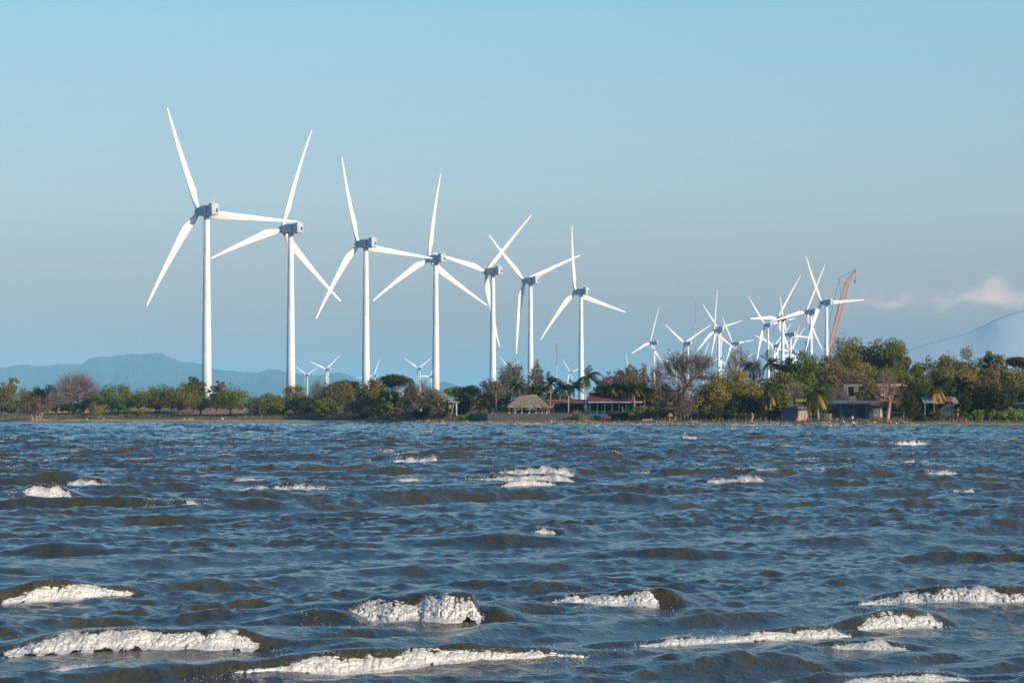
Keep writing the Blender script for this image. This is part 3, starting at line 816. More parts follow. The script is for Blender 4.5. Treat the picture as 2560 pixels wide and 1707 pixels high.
b = MB(); lattice(b, cp(2116, 713), cp(2138.5, 674.5), 2.9, .7, 9, .2); b.build('jib', ORG, cr_)
b = MB(); lattice(b, cp(2115, 711), cp(2097, 694.6), 1.6, .6, 7, .17); b.build('strut', ORG, cr_)
b = MB()
for q in ((2097, 694.6, 2138.5, 674.5), (2113, 700, 2138, 675), (2097, 694.6, 2102, 735), (2102, 735, 2084, 812), (2097, 694.6, 2060, 868), (2138.5, 675, 2137, 700)):
    b.tube([cp(q[0], q[1], -.8), cp(q[2], q[3], -.8)], .13, 4)
b.build('cable', CAB, cr_)
b = MB(); b.box(*cp(2137, 702, -.8), 1.3, .6, 2.0, 0, .6); b.tube([cp(2137, 705, -.8), cp(2136.2, 708, -.8), cp(2137.6, 709.5, -.8), cp(2138.6, 707.5, -.8)], .25, 5); b.build('hook_block', CAB, cr_)
b = MB(); zz = cz0 + 3.2; b.box(cp(2064, 900).x, 0, zz, 9, 3.6, 3.4); b.box(cp(2064, 900).x - 5, 0, zz + .2, 2.6, 3.4, 2.6); b.build('body', ORG, cr_, bevel=.15)
for sy in (-2.6, 2.6):
    b = MB(); b.box(cp(2064, 900).x, sy, cz0 + .8, 8.6, 1.2, 1.6); b.build('crawler_track', CAB, cr_, bevel=.4)

# ------------------------------------------------------------------ vegetation
BARK = mat('bark_brown', (.17, .125, .09), .9, (.11, .085, .065), 4, bump=.05, spec=.1)
BARKP = mat('bark_pale', (.42, .32, .24), .9, (.30, .22, .16), 4, bump=.05, spec=.1)
BARKD = mat('bark_dark', (.06, .05, .045), .9, (.04, .035, .03), 4, spec=.1)
TWIG = mat('twigs_brown', (.20, .145, .115), .9, (.14, .10, .08), 3, spec=.1)
TWIGR = mat('twigs_reddish', (.26, .16, .125), .9, (.18, .11, .09), 3, spec=.1)
TWIGG = mat('twigs_grey', (.23, .19, .155), .9, (.15, .12, .10), 3, spec=.1)
GREEN = ((0.1334, 0.1626, 0.0347), (0.2558, 0.2583, 0.0551)); OLIVE = ((0.1779, 0.1531, 0.0409), (0.3225, 0.2583, 0.0708))
DARK = ((0.0472, 0.0643, 0.0195), (0.0945, 0.1118, 0.0306)); BRIGHT = ((0.1334, 0.2297, 0.0347), (0.267, 0.3636, 0.0629))
YEL = ((0.2545, 0.2025, 0.0479), (0.411, 0.3168, 0.0822)); DRY = ((0.1688, 0.1203, 0.0629), (0.279, 0.1983, 0.107))
GREYB = ((0.1602, 0.1268, 0.0802), (0.2562, 0.2015, 0.127)); ORGE = ((.17, .12, .05), (.40, .16, .05))
PINK = ((.40, .19, .19), (.55, .28, .27)); REDB = ((0.0843, 0.0606, 0.0356), (0.1488, 0.1026, 0.0574))

def unit(r, n):
    v = r.normal(size=(n, 3)); return v / np.linalg.norm(v, axis=1)[:, None]
def leaf_cloud(r, C, RD, nper, size, droop=0.0, aspect=1.6):
    K = len(C); n = K * nper
    ci = np.repeat(np.arange(K), nper)
    d = unit(r, n); rad = r.uniform(.35, 1, n) ** .5
    pos = C[ci] + d * RD[ci] * rad[:, None]
    nrm = d * .75 + unit(r, n) * .75 + np.array([0, 0, .25]); nrm /= np.linalg.norm(nrm, axis=1)[:, None]
    tg = unit(r, n) + np.array([0, 0, -droop]); tg -= (tg * nrm).sum(1)[:, None] * nrm; tg /= np.linalg.norm(tg, axis=1)[:, None] + 1e-6
    bt = np.cross(nrm, tg)
    s_ = size * r.uniform(.6, 1.35, n); a = tg * (s_ * aspect * .5)[:, None]; b_ = bt * (s_ * .5)[:, None]
    V = np.stack([pos - a, pos + b_ * .9 - a * .1, pos + a, pos - b_ * .9 - a * .1], 1).reshape(-1, 3)
    F = np.arange(4 * n).reshape(n, 4)
    tint = np.clip(r.uniform(0, 1, K)[ci] * .65 + r.uniform(0, .55, n) - .1, 0, 1)
    return V, F, np.repeat(tint, 4)
def branch_tubes(P0, P1, r0, r1, r, bend=.15, seg=3, sides=4, sag=0.0):
    n = len(P0); d = P1 - P0; L = np.linalg.norm(d, axis=1)
    mid = (P0 + P1) / 2 + unit(r, n) * (L * bend)[:, None] + np.array([0, 0, 1]) * (L * sag)[:, None]
    ts = np.linspace(0, 1, seg + 1)
    pts = ((1 - ts) ** 2)[None, :, None] * P0[:, None] + (2 * ts * (1 - ts))[None, :, None] * mid[:, None] + (ts ** 2)[None, :, None] * P1[:, None]
    dn = d / (L[:, None] + 1e-9)
    ref = np.where(np.abs(dn[:, 2:3]) < .9, np.array([[0, 0, 1.]]), np.array([[1., 0, 0]]))
    u = np.cross(dn, ref); u /= np.linalg.norm(u, axis=1)[:, None] + 1e-9; v = np.cross(dn, u)
    rad = r0[:, None] + (r1 - r0)[:, None] * ts[None]
    ang = np.arange(sides) * 2 * np.pi / sides
    ring = u[:, None, :] * np.cos(ang)[None, :, None] + v[:, None, :] * np.sin(ang)[None, :, None]
    V = pts[:, :, None, :] + ring[:, None] * rad[:, :, None, None]
    idx = np.arange(n * (seg + 1) * sides).reshape(n, seg + 1, sides)
    a = idx[:, :-1]; b_ = idx[:, 1:]
    F = np.stack([a, np.roll(a, -1, 2), np.roll(b_, -1, 2), b_], -1).reshape(-1, 4)
    return V.reshape(-1, 3), F, pts
def join(parts):
    Vs, Fs, o = [], [], 0
    for V, F in parts:
        Vs.append(V); Fs.append(F + o); o += len(V)
    return np.concatenate(Vs), np.concatenate(Fs)

TID = [100]
def tree_base(name, label, cat, px, s, group):
    x, y, z = spot(px, s); TID[0] += 1
    return thing(name, label, cat, (x, y, z - .15), 0, group), np.random.RandomState(TID[0]), y, z

def broad(label, px, s, top, wpx, pal, cb=.22, form='round', leaf=.26, dens=1.0, trunk=None, bark=None, droop=0.0, lobes=5, group=None, name='broadleaf_tree', cat='tree', aspect=1.6, accent=None, ntr=0):
    t, r, y, z = tree_base(name, label, cat, px, s, group)
    bark = bark or BARK
    if name != 'shrub': wpx = wpx * (1.22 if px < 2000 else 1.3)
    cb = cb * .75
    H = zrow(top, y) - z + .15; W = wpx / FPX * y; a = W / 2
    c0 = cb * H; hc = (H - c0) / 2
    # uneven crown: several lobes inside the outline
    LC, LR = [], []
    for i in range(lobes):
        ang = 6.283 * i / lobes + r.uniform(-.5, .5); f = r.uniform(.25, .6)
        if i == 0: cx, cy, f = 0, 0, 0
        else: cx, cy = math.cos(ang) * f * a, math.sin(ang) * f * a * .8
        lr = a * r.uniform(.38, .62) if lobes > 1 else a
        if form == 'flat': cz = H - hc * r.uniform(.35, .9); lh = hc * r.uniform(.3, .5)
        elif form == 'tall': cz = c0 + hc * (2 * (i + .5) / lobes); lh = hc * r.uniform(.4, .6); lr *= 1.1 - .45 * i / lobes; cx *= .6; cy *= .6
        else: cz = c0 + hc * (.95 - .55 * f) + r.uniform(-.2, .25) * hc; lh = hc * r.uniform(.5, .8)
        if i == 0 and form != 'tall': cz = H - lh
        cz = min(cz, H - lh * .92); LC.append((cx, cy, cz)); LR.append((lr, lr * .9, lh))
    LC = np.array(LC); LR = np.array(LR)
    area = wpx * (zrow(top, y) - z) / y * FPX
    K = int(np.clip(area / 90, 16, 110)); li = r.randint(0, len(LC), K)
    d = unit(r, K); rad = r.uniform(.25, 1, K) ** .45
    C = LC[li] + d * LR[li] * rad[:, None] * .88
    C[:, 2] = np.clip(C[:, 2], c0 * .8 + .2, H - .3)
    C[:, 0] = np.clip(C[:, 0], -a * .95, a * .95)
    cr = np.clip(.115 * min(W, 2.2 * H) * r.uniform(.7, 1.35, K), .3, 2.0)
    C[:, 0] -= (C[:, 0].max() + C[:, 0].min()) / 2
    C[:, 0] *= (a - cr.mean() * .9) / max(np.abs(C[:, 0]).max(), .1); C[:, 1] *= min(1.0, (a - cr.mean() * .9) / max(np.abs(C[:, 1]).max(), .1))
    C[:, 2] += np.clip(H - cr.mean() * .7 - C[:, 2].max(), -9, 9) * np.clip((C[:, 2] - c0) / max(H - c0, .1), 0, 1)
    RD = np.stack([cr * 1.15, cr * 1.15, cr * (.8 if not droop else 1.25)], -1)
    nper = int(np.clip(area * .62 * dens * (.34 / leaf) ** 2 / K, 8, 220))
    V, F, tn = leaf_cloud(r, C, RD, nper, leaf, droop, aspect)
    mesh_np('crown', V, F, leafmat(*pal), t, tint=tn)
    if accent:
        m = r.rand(K) < .3; C2 = C[m] + np.array([0, -.2, .25]); 
        V, F, tn = leaf_cloud(r, C2, RD[m] * .8, max(5, nper // 3), leaf, droop, aspect); mesh_np('flowers' if accent is not ORGE else 'dry_leaves', V, F, leafmat(*accent), t, tint=tn)
    # trunk and limbs
    tr = trunk or max(.10, .028 * H)
    fork = max(.35, c0 * r.uniform(.65, .95))
    parts = []
    lean = np.array([r.uniform(-.08, .12) * H, r.uniform(-.05, .05) * H, 0])
    ns = ntr or (1 if r.rand() < .6 or name == 'shrub' else 2)
    for q in range(ns):
        off = np.array([(q % 2 * 2 - 1) * (.3 + .22 * q), r.uniform(-.2, .2), 0]) * (q > 0)
        P0 = np.array([[0, 0, -.3]]) + off; P1 = np.array([[0, 0, fork]]) + lean * .5 + off * 2
        v, f, pts = branch_tubes(P0, P1, np.array([tr * 1.3]), np.array([tr * .85]), r, .06, 4, 8)
        parts.append((v, f))
        m = np.arange(K) % ns == q
        sel = np.where(m)[0]; sel = sel[r.permutation(len(sel))[:max(6, int(len(sel) * .45))]]
        Pq = np.repeat(P1, len(sel), 0)
        midp = Pq + (C[sel] - Pq) * r.uniform(.35, .6, (len(sel), 1)) + r.normal(size=(len(sel), 3)) * .12 * a * np.array([1, 1, .4])
        rr = tr * .55 * (.4 + .6 * r.rand(len(sel)))
        v, f, _ = branch_tubes(Pq, midp, rr, rr * .6, r, .1, 3, 5); parts.append((v, f))
        v, f, _ = branch_tubes(midp, C[sel], rr * .6, rr * .15, r, .15, 3, 4); parts.append((v, f))
    V, F = join(parts)
    mesh_np('trunk' if name != 'shrub' else 'stems', V, F, bark, t, smooth=True)
    return t

def bare(label, px, s, top, wpx, form='round', cb=.3, twig=None, bark=None, k=(7, 6, 7, 5), tr=None, leaves=None, ldens=.15, group=None, name='leafless_tree', cat='tree', multi=1, thin=1.0, leaf=.26, low=0.0, limb=.5):
    t, r, y, z = tree_base(name, label, cat, px, s, group)
    twig = twig or TWIG; bark = bark or BARK
    H = zrow(top, y) - z + .15; W = wpx / FPX * y; a = W / 2; c0 = cb * H
    tr = tr or max(.10, .03 * H)
    cen = np.array([0, 0, c0]); 
    def env(n):
        d = unit(r, n); d[:, 2] = np.abs(d[:, 2]) - low * r.rand(n)
        if form == 'dome': e = np.array([a, a * .9, H - c0]); d[:, 2] = np.abs(d[:, 2])
        elif form == 'flat': e = np.array([a, a * .9, (H - c0)]); d[:, 2] = np.clip(np.abs(d[:, 2]) * 1.6, .45, 1)
        else: e = np.array([a, a * .9, H - c0])
        return cen + d * e * np.array([1, 1, .97])
    parts, tw = [], []
    forks = []
    for q in range(multi):
        off = np.array([(q - (multi - 1) / 2) * tr * 3.2, r.uniform(-.3, .3), 0])
        P0 = np.array([[0, 0, -.3]]) + off; P1 = np.array([[r.uniform(-.06, .06) * H, 0, c0 * .9]]) + off * 2.2
        v, f, pts = branch_tubes(P0, P1, np.array([tr * 1.45]), np.array([tr * .9]), r, .07, 5, 9); parts.append((v, f)); forks.append(P1[0])
    forks = np.array(forks)
    nt_ = k[0] * k[1] * k[2]
    d = unit(r, nt_); d[:, 2] = np.abs(d[:, 2]) * (1 + low) - low
    if form == 'flat': d[:, 2] = np.sign(d[:, 2]) * np.minimum(np.abs(d[:, 2]) * 1.7, .75 + .25 * np.abs(d[:, 2]))
    rad = np.clip(1 - r.exponential(.16, nt_), .35, 1.0)
    if form == 'round': rad *= .86 + .14 * np.sin(d[:, 0] * 7 + r.uniform(0, 6)) * np.sin(d[:, 2] * 6 + 1)
    tips = cen + d * np.array([a, a * .85, H - c0]) * rad[:, None]
    def near(p_, an): return ((p_[:, None] - an[None]) ** 2).sum(-1).argmin(1)
    an = tips[r.permutation(nt_)[:k[0]]]; g1 = near(tips, an)
    r1s, r2s = [], []; F1, E1, F2, E2, R2, F3, E3, R3, F4, E4 = [], [], [], [], [], [], [], [], [], []
    for i in range(k[0]):
        T_ = tips[g1 == i]
        if len(T_) == 0: continue
        fk = forks[i % len(forks)]; cn = T_.mean(0); e1 = fk + (cn - fk) * r.uniform(.5, .72); F1.append(fk); E1.append(e1)
        rr1 = tr * limb * r.uniform(.7, 1.1); r1s.append(rr1)
        kk = min(k[1], len(T_)); an2 = T_[r.permutation(len(T_))[:kk]]; g2 = near(T_, an2)
        for j in range(kk):
            T2 = T_[g2 == j]
            if len(T2) == 0: continue
            st = fk + (e1 - fk) * r.uniform(.5, 1.0); e2 = st + (T2.mean(0) - st) * r.uniform(.5, .75); F2.append(st); E2.append(e2); R2.append(rr1 * .42)
            n3 = len(T2); st3 = st + (e2 - st) * r.uniform(.4, 1, (n3, 1)); F3.append(st3); E3.append(T2); R3.append(np.full(n3, rr1 * .16))
            for q in range(k[3]):
                f_ = r.uniform(.35, 1, (n3, 1)); s4 = st3 + (T2 - st3) * f_; out_ = (T2 - cen); out_ /= np.linalg.norm(out_, axis=1)[:, None]
                F4.append(s4); E4.append(T2 * .35 + s4 * .65 + (out_ * .05 + r.normal(size=(n3, 3)) * .05) * W)
    F1, E1, F2, E2, R2 = map(np.array, (F1, E1, F2, E2, R2)); r1s = np.array(r1s)
    F3, E3, R3, F4, E4 = np.concatenate(F3), np.concatenate(E3), np.concatenate(R3), np.concatenate(F4), np.concatenate(E4)
    v, f, _ = branch_tubes(F1, E1, r1s, r1s * .5, r, .14, 5, 6, -.03); parts.append((v, f))
    R2 = np.maximum(R2, .03); v, f, _ = branch_tubes(F2, E2, R2, R2 * .45, r, .14, 4, 5); parts.append((v, f))
    R3 = np.clip(R3, .022 * thin, .06); v, f, _ = branch_tubes(F3, E3, R3, R3 * .4, r, .12, 3, 3); tw.append((v, f))
    R4 = np.full(len(F4), .016 * thin); v, f, _ = branch_tubes(F4, E4, R4, R4 * .6, r, .2, 2, 3); tw.append((v, f))
    V, F = join(parts); V2, F2_ = join(tw); E = E4
    lo_, hi_ = np.percentile(V2[:, 0], [.5, 99.5]); kx = W / max(hi_ - lo_, .1); zt = np.percentile(V2[:, 2], 98.5); kz = (H - c0) / max(zt - c0, .1)
    for q in (V, V2, E):
        up = np.clip((q[:, 2] - c0 * .7) / (c0 * .3 + .2), 0, 1)
        q[:, 0] *= 1 + (kx - 1) * up
        q[:, 2] = np.where(q[:, 2] > c0, c0 + (q[:, 2] - c0) * kz, q[:, 2])
    tk = mesh_np('trunk' if name != 'shrub' else 'stems', V, F, bark, t, smooth=True)
    mesh_np('twigs', V2, F2_, twig, t)
    if leaves:
        n = int(len(E) * ldens * .9); C = E[r.randint(0, len(E), n)]
        V, F, tn = leaf_cloud(r, C, np.full((n, 3), .3), 4, leaf); mesh_np('crown', V, F, leafmat(*leaves), t, tint=tn)
    return t

def palm(label, px, s, cy, wpx, base_dx=0, pal=((.035, .055, .018), (.085, .11, .03)), yellow=0, nf=26, wind=.6, group='coconut palms', trunk=None, tr=.16, droop=1.0, top=None):
    t, r, y, z = tree_base('coconut_palm', label, 'palm', px, s, group)
    Hc = zrow(cy, y) - z + .15; L = wpx / FPX * y * .74
    tp = np.array([-base_dx / FPX * y, 0, 0.])
    P0 = np.array([[-tp[0] * 1.0, 0, -.3]]); P1 = np.array([[0, 0, Hc]])
    V, F, _ = branch_tubes(P0, P1, np.array([tr * 1.25]), np.array([tr * .75]), r, .05, 7, 9)
    mesh_np('trunk', V, F, trunk or BARKP, t, smooth=True)
    def fronds(ids, n, ylw):
        Vs, tn = [], []
        for i in range(n):
            az = 6.283 * i / n + r.uniform(-.25, .25); el = r.uniform(-.35, 1.25) if not ylw else r.uniform(-.9, .1)
            ln = L * r.uniform(.8, 1.1)
            d = np.array([math.cos(az) * math.cos(el), math.sin(az) * math.cos(el), math.sin(el)])
            m = 9; p_ = np.array([0, 0, Hc]); pts = [p_]
            for k in range(m):
                d = d + np.array([wind * .17, -.02, -.19 * droop]); d /= np.linalg.norm(d); p_ = p_ + d * ln / m; pts.append(p_)
            pts = np.array(pts); tnt = r.uniform(0, 1)
            for k in range(m):
                a0, a1 = pts[k], pts[k + 1]; ax = (a1 - a0) / np.linalg.norm(a1 - a0)
                sd = np.cross(ax, [0, 0, 1]); sd /= np.linalg.norm(sd) + 1e-6
                wl = ln * .23 * math.sin(math.pi * (k + .8) / (m + .9)) ** .6
                for q in range(2):
                    o_ = a0 + (a1 - a0) * q * .5
                    for sg in (-1, 1):
                        dr = sd * sg * .75 + ax * .5 + np.array([wind * .3, 0, -.55]); dr /= np.linalg.norm(dr)
                        e = o_ + dr * wl * r.uniform(.85, 1.1); wv = (a1 - a0) * .36
                        Vs.append([o_ - wv * .2, o_ + wv, e + wv * .35, e - wv * .1]); tn.append(np.clip(tnt * .7 + r.uniform(0, .4), 0, 1))
        Vs = np.array(Vs).reshape(-1, 3); return Vs, np.arange(len(Vs)).reshape(-1, 4), np.repeat(tn, 4)
    V, F, tn = fronds(None, nf, False); mesh_np('fronds', V, F, leafmat(*pal, .35), t, tint=tn)
    if yellow:
        V, F, tn = fronds(None, yellow, True); mesh_np('dry_fronds', V, F, leafmat((.42, .25, .03), (.62, .40, .07), .35), t, tint=tn)
    b = MB()
    for k in range(6):
        a = k * 1.05; b.tube([(math.cos(a) * .28, math.sin(a) * .28, Hc - .42), (math.cos(a) * .30, math.sin(a) * .30, Hc - .2)], [.12, .13], 6)
    b.build('coconuts', mat('coconut_husk', (.28, .20, .05), .7), t, smooth=True)
    return t
def shrub(label, px, s, top, wpx, pal, **k):
    k.setdefault('cb', .03); k.setdefault('leaf', .21); k.setdefault('lobes', 4)
    return broad(label, px, s, top, wpx, pal, name='shrub', cat='shrub', **k)

GL = 'green trees along the left shore'
# left shore, from the left edge of the photograph
broad('tall olive green tree cut by the left edge of the photo', 8, 44, 952, 66, OLIVE, .2)
broad('thin flat topped tree peeking above the leftmost green tree', 29, 60, 945, 30, GREEN, .6, lobes=3)
broad('olive tree behind the orange tinged one, left of the leafless dome tree', 62, 52, 968, 58, OLIVE, .2)
broad('dark green tree just left of the leafless dome shaped tree', 102, 58, 959, 76, DARK, .3)
broad('orange tinged tree with several pale trunks standing at the waterline', 90, 6, 986, 76, DRY, .42, leaf=.28, bark=BARKP, accent=ORGE, dens=.6, trunk=.2, ntr=4)
bare('large leafless dome shaped tree with reddish brown twigs', 190, 58, 936, 142, 'dome', .40, TWIGR, BARK, (12, 8, 10, 5), tr=.5, low=.35)
broad('small dark green tree under the left of the leafless dome', 156, 40, 1003, 52, DARK, .45)
broad('black green thick stemmed tree under the middle of the leafless dome', 196, 42, 1003, 40, DARK, .08)
broad('dark tree in the shade right of the dome tree trunk', 230, 50, 990, 60, DARK, .3)
broad('small sparse yellowish tree on the beach right of the dome tree', 245, 22, 1005, 46, YEL, .35, dens=.35, leaf=.24, bark=BARKP)
broad('broad green tree right of the leafless dome tree', 292, 46, 958, 108, GREEN, .2)
broad('olive tree between the broad green one and the nearest turbine', 345, 60, 968, 70, OLIVE, .25)
broad('rounded green tree left of the olive tree by the nearest turbine', 388, 48, 958, 98, GREEN, .22)
shrub('low green bush on the bank below the rounded green tree', 342, 26, 1020, 50, GREEN)
shrub('dry bush at the waterline right of the orange tinged tree', 156, 8, 1037, 54, DRY, dens=.5)
shrub('yellow green bush under the broad green tree', 300, 40, 1008, 42, BRIGHT)
broad('olive spreading tree left of the nearest turbine tower', 448, 46, 955, 108, OLIVE, .25)
broad('dark large leaved tree top in front of the nearest turbine tower', 484, 52, 939, 62, DARK, .5, leaf=.5)
broad('low twisted dark limbed tree at the foot of the nearest turbine', 502, 32, 985, 78, OLIVE, .38, dens=.5, bark=BARKD, trunk=.3)
broad('orange brown small tree right of the nearest turbine tower', 541, 54, 950, 36, DRY, .45, accent=ORGE)
broad('wide green tree with feathery upright tips right of the nearest turbine', 577, 36, 958, 108, GREEN, .3, lobes=7)
shrub('low dark green bush behind the wide feathery green tree', 622, 44, 996, 50, OLIVE)
bare('reddish leafless shrub in the gap between the first two turbines', 646, 42, 988, 42, 'round', .1, TWIGR, k=(6, 5, 5, 4), name='shrub', cat='shrub')
broad('green tree left of the second turbine tower', 674, 34, 981, 92, GREEN, .2)
broad('yellow brown tinged tree in front of the second turbine tower', 737, 46, 961, 80, OLIVE, .25, accent=DRY)
broad('compact very dark round tree below the second turbine', 744, 30, 992, 40, DARK, .25)
bare('grey leafless tree between the small turbines and the dark tree', 793, 60, 954, 46, 'round', .35, TWIGG, k=(7, 6, 6, 5))
broad('dark green tree below the two small distant turbines', 806, 40, 974, 84, DARK, .15)
broad('round green bushy tree on the bank below the brown umbrella crown', 818, 26, 990, 58, GREEN, .1)
bare('brown umbrella shaped tree with reddish limbs', 846, 50, 961, 78, 'flat', .35, TWIGR, BARKP, (9, 7, 8, 5), leaves=OLIVE, ldens=.5)
broad('dark flat topped tree behind the brown umbrella crown', 870, 62, 949, 60, DARK, .4, 'flat')
bare('small pale dry tree on the bank below the dark flat topped tree', 877, 24, 1000, 34, 'round', .4, TWIGG, BARKP, (6, 5, 6, 4), leaves=DRY, ldens=.5)
broad('green drooping leaved tree at the foot of the third turbine', 932, 50, 942, 76, OLIVE, .25, droop=.8)
broad('flat topped acacia with white limbs right of the third turbine', 993, 48, 935, 72, DARK, .62, 'flat', bark=mat('bark_white', (.62, .56, .47), .9, spec=.1), dens=.8, trunk=.22)
broad('green understory tree below the white limbed acacia', 975, 42, 968, 80, DARK, .15)
shrub('grey brown bush mass below the drooping green tree', 918, 34, 988, 66, GREYB)
shrub('dark thicket on the shore below the third turbine', 905, 22, 1014, 90, REDB, bark=BARKD)
broad('small bright green tree below the acacia', 968, 30, 988, 30, GREEN, .2)
bare('brown dry tree between the acacia and the green roofed house', 1030, 50, 962, 50, 'round', .3, TWIG, leaves=DRY, ldens=.6)
shrub('large grey brown bush in front of the green roofed house', 1006, 26, 999, 76, GREYB, dens=1.0)
shrub('dark brown thicket below the green roofed house', 1062, 22, 1010, 58, REDB)
bare('thin pinkish leafless tree rising behind the green roofed house', 1056, 75, 948, 46, 'round', .3, TWIGR, k=(7, 5, 6, 5), thin=.7)
broad('green spreading tree right of the green roofed house', 1152, 66, 963, 84, GREEN, .35, 'flat')
shrub('purplish dark thicket behind the small flat roofed shed', 1148, 52, 981, 92, REDB)
shrub('green bush on the orange bank beside the leaning pole', 1117, 28, 1020, 32, DARK)
shrub('grass green low bush left of the sea wall', 1152, 22, 1034, 40, BRIGHT, leaf=.16)
bare('brown leafy tree left of the round grey leafless tree', 1226, 52, 956, 76, 'round', .2, TWIG, leaves=DRY, ldens=.7)
bare('round grey leafless tree above the thatched hut', 1279, 66, 915, 92, 'round', .35, TWIGG, BARK, (9, 7, 8, 5), leaves=GREYB, ldens=.35)
bare('grey leafless tree right of the round one, before the sixth turbine', 1340, 70, 913, 50, 'round', .35, TWIGG, k=(7, 6, 7, 5), leaves=GREYB, ldens=.4)
shrub('dark shrub mass behind the thatched hut on its left', 1255, 46, 990, 50, DARK)
shrub('dark shrub mass behind the palms right of the hut', 1385, 60, 968, 110, DARK)
bare('sparse brown leafless tree screening the front of the green roofed house', 1078, 30, 978, 66, 'round', .3, TWIG, leaves=DRY, ldens=.35, k=(9, 6, 7, 5))
bare('low twiggy bush screening the foot of the green roofed house', 1100, 27, 996, 52, 'round', .08, TWIG, leaves=GREYB, ldens=.4, k=(9, 6, 6, 5), name='shrub', cat='shrub')
bare('twiggy half leafless tree screening the unfinished concrete house', 2172, 62, 958, 56, 'round', .25, TWIG, leaves=OLIVE, ldens=.45, k=(9, 6, 7, 5))
# palms around the houses
PD = ((0.0273, 0.0391, 0.0143), (0.0682, 0.0828, 0.0242))
palm('dark coconut palm just above the left of the thatched hut', 1290, 46, 964, 42, -2, PD, 1)
palm('coconut palm above the right of the thatched roof ridge', 1332, 50, 974, 40, 0, PD, 1)
palm('dark leaning palm right of the thatched roof', 1356, 50, 975, 36, 8, PD)
palm('tallest of the palm clump right of the hut, yellow frond at its side', 1376, 40, 957, 48, -2, PD, 2)
palm('slim palm in the clump with a bending pale trunk', 1400, 42, 965, 42, 3, PD, 1)
palm('middle palm of the clump before the long red roof', 1413, 44, 970, 38, 0, PD)
palm('windblown dark palm at the right of the clump', 1436, 46, 966, 46, -8, PD)
palm('tallest coconut palm with a straight pale trunk by the red roofed house', 1470, 34, 941, 60, -4, PD, 0, nf=24, droop=1.1)
palm('palm with one yellow frond left before the red roof', 1508, 40, 972, 40, 5, PD, 2)
palm('palm with large yellow fronds before the middle of the red roof', 1531, 42, 966, 46, 1, PD, 4)
palm('palm right of the large yellow fronded one, thin grey trunk', 1556, 44, 966, 42, 0, PD, 2)
palm('palm with yellow hanging fronds over the right part of the red roof', 1584, 46, 970, 46, 1, PD, 4)
palm('palm at the right end of the red roof', 1612, 52, 973, 42, 0, PD, 2)
broad('pink flowering tree behind the tallest coconut palm', 1517, 90, 926, 50, PINK, .35, leaf=.3, dens=.8)
bare('brown scrub tree right of the pink flowering tree', 1552, 100, 930, 56, 'round', .2, TWIG, leaves=DRY, ldens=.5)
broad('small leafy tree top standing out of the brown scrub', 1572, 95, 910, 40, GREYB, .6, dens=.5)
bare('brown scrub tree below the mast stub', 1606, 100, 924, 60, 'round', .2, TWIG, leaves=GREYB, ldens=.5)
bare('pinkish brown leafless tree left of the big bare tree', 1646, 95, 912, 40, 'round', .2, TWIGR)
bare('low brown scrub behind the palms over the red roof', 1580, 80, 948, 110, 'round', .1, TWIG, leaves=DRY, ldens=.5, k=(12, 7, 7, 5))
shrub('dark scrub between the red roof and the big bare tree', 1660, 60, 960, 74, REDB)
shrub('brown bush right of the red roofed house', 1640, 36, 990, 64, DRY)
shrub('dark green bush below the red roofed house porch', 1552, 24, 1022, 66, DARK)
shrub('olive bush between the porch and the planks on the beach', 1602, 26, 1014, 60, OLIVE)
shrub('black green bush in shadow behind the brown horse', 1497, 22, 1036, 36, DARK)
shrub('small green weeds on the stones right of the sea wall', 1440, 16, 1038, 38, GREEN, leaf=.16)
# the middle right
bare('huge leafless tree with thick crooked limbs right of the houses', 1722, 62, 884, 172, 'flat', .45, TWIG, BARKP, (11, 7, 9, 6), tr=.80, leaves=GREYB, ldens=.10, low=.35, limb=.42)
bare('twiggy leafless tree standing against the sky behind the yellow olive tree', 1846, 120, 868, 84, 'round', .35, TWIGG, BARKP, (8, 6, 7, 5), thin=.8)
bare('pinkish leafless tree between the twiggy tree and the dark palms', 1890, 110, 896, 46, 'round', .2, TWIGR, k=(8, 6, 7, 5))
broad('large yellow olive tree in front right of the huge leafless tree', 1832, 46, 922, 128, YEL, .3, lobes=8, dens=1.0)
broad('dark brown green tree under the left of the yellow olive tree', 1778, 40, 958, 90, OLIVE, .2)
broad('dark lower tree in the shade of the yellow olive tree', 1868, 36, 985, 86, DARK, .3)
bare('dry twiggy shrub on the shore below the huge leafless tree', 1715, 28, 990, 58, 'round', .15, TWIG, BARKP, (9, 6, 6, 5), name='shrub', cat='shrub', multi=2)
shrub('olive thicket left of the dry twiggy shrub', 1655, 28, 1004, 62, OLIVE)
shrub('green bush right behind the dry twiggy shrub', 1752, 50, 980, 50, GREEN)
shrub('dark bush under the trees near the eroded trunk', 1812, 30, 1016, 90, DARK)
shrub('shaded bush left of the grey tin shack', 1925, 30, 1022, 56, DARK)
palm('dark palm on the hill top left of the dark domed tree', 1868, 105, 915, 36, 0, PD, 0)
palm('leaning dark palm on the hill below the cluster turbines', 1926, 108, 908, 50, 4, PD, 0, nf=24)
broad('dark domed tree on the hill below the large cluster turbines', 1962, 100, 889, 52, DARK, .1)
broad('tall dark green tree below the second largest cluster turbine', 2006, 96, 877, 76, GREEN, .12, droop=.6, lobes=7)
broad('olive tree below the leaning dark palm', 1952, 80, 925, 90, OLIVE, .1)
broad('green tree in the middle of the right hill side', 2010, 76, 935, 80, GREEN, .1, droop=.5)
bare('brown leafless bush mass in the middle of the right hill side', 2075, 80, 918, 90, 'round', .12, TWIG, leaves=OLIVE, ldens=.5, k=(12, 7, 7, 5))
broad('wispy tree with drooping tips left of the tall hill top trees', 2058, 104, 884, 56, OLIVE, .2, droop=.8, dens=.7)
broad('tallest drooping tree on the right hill top', 2126, 108, 842, 104, OLIVE, .12, droop=1.0, lobes=8, leaf=.27)
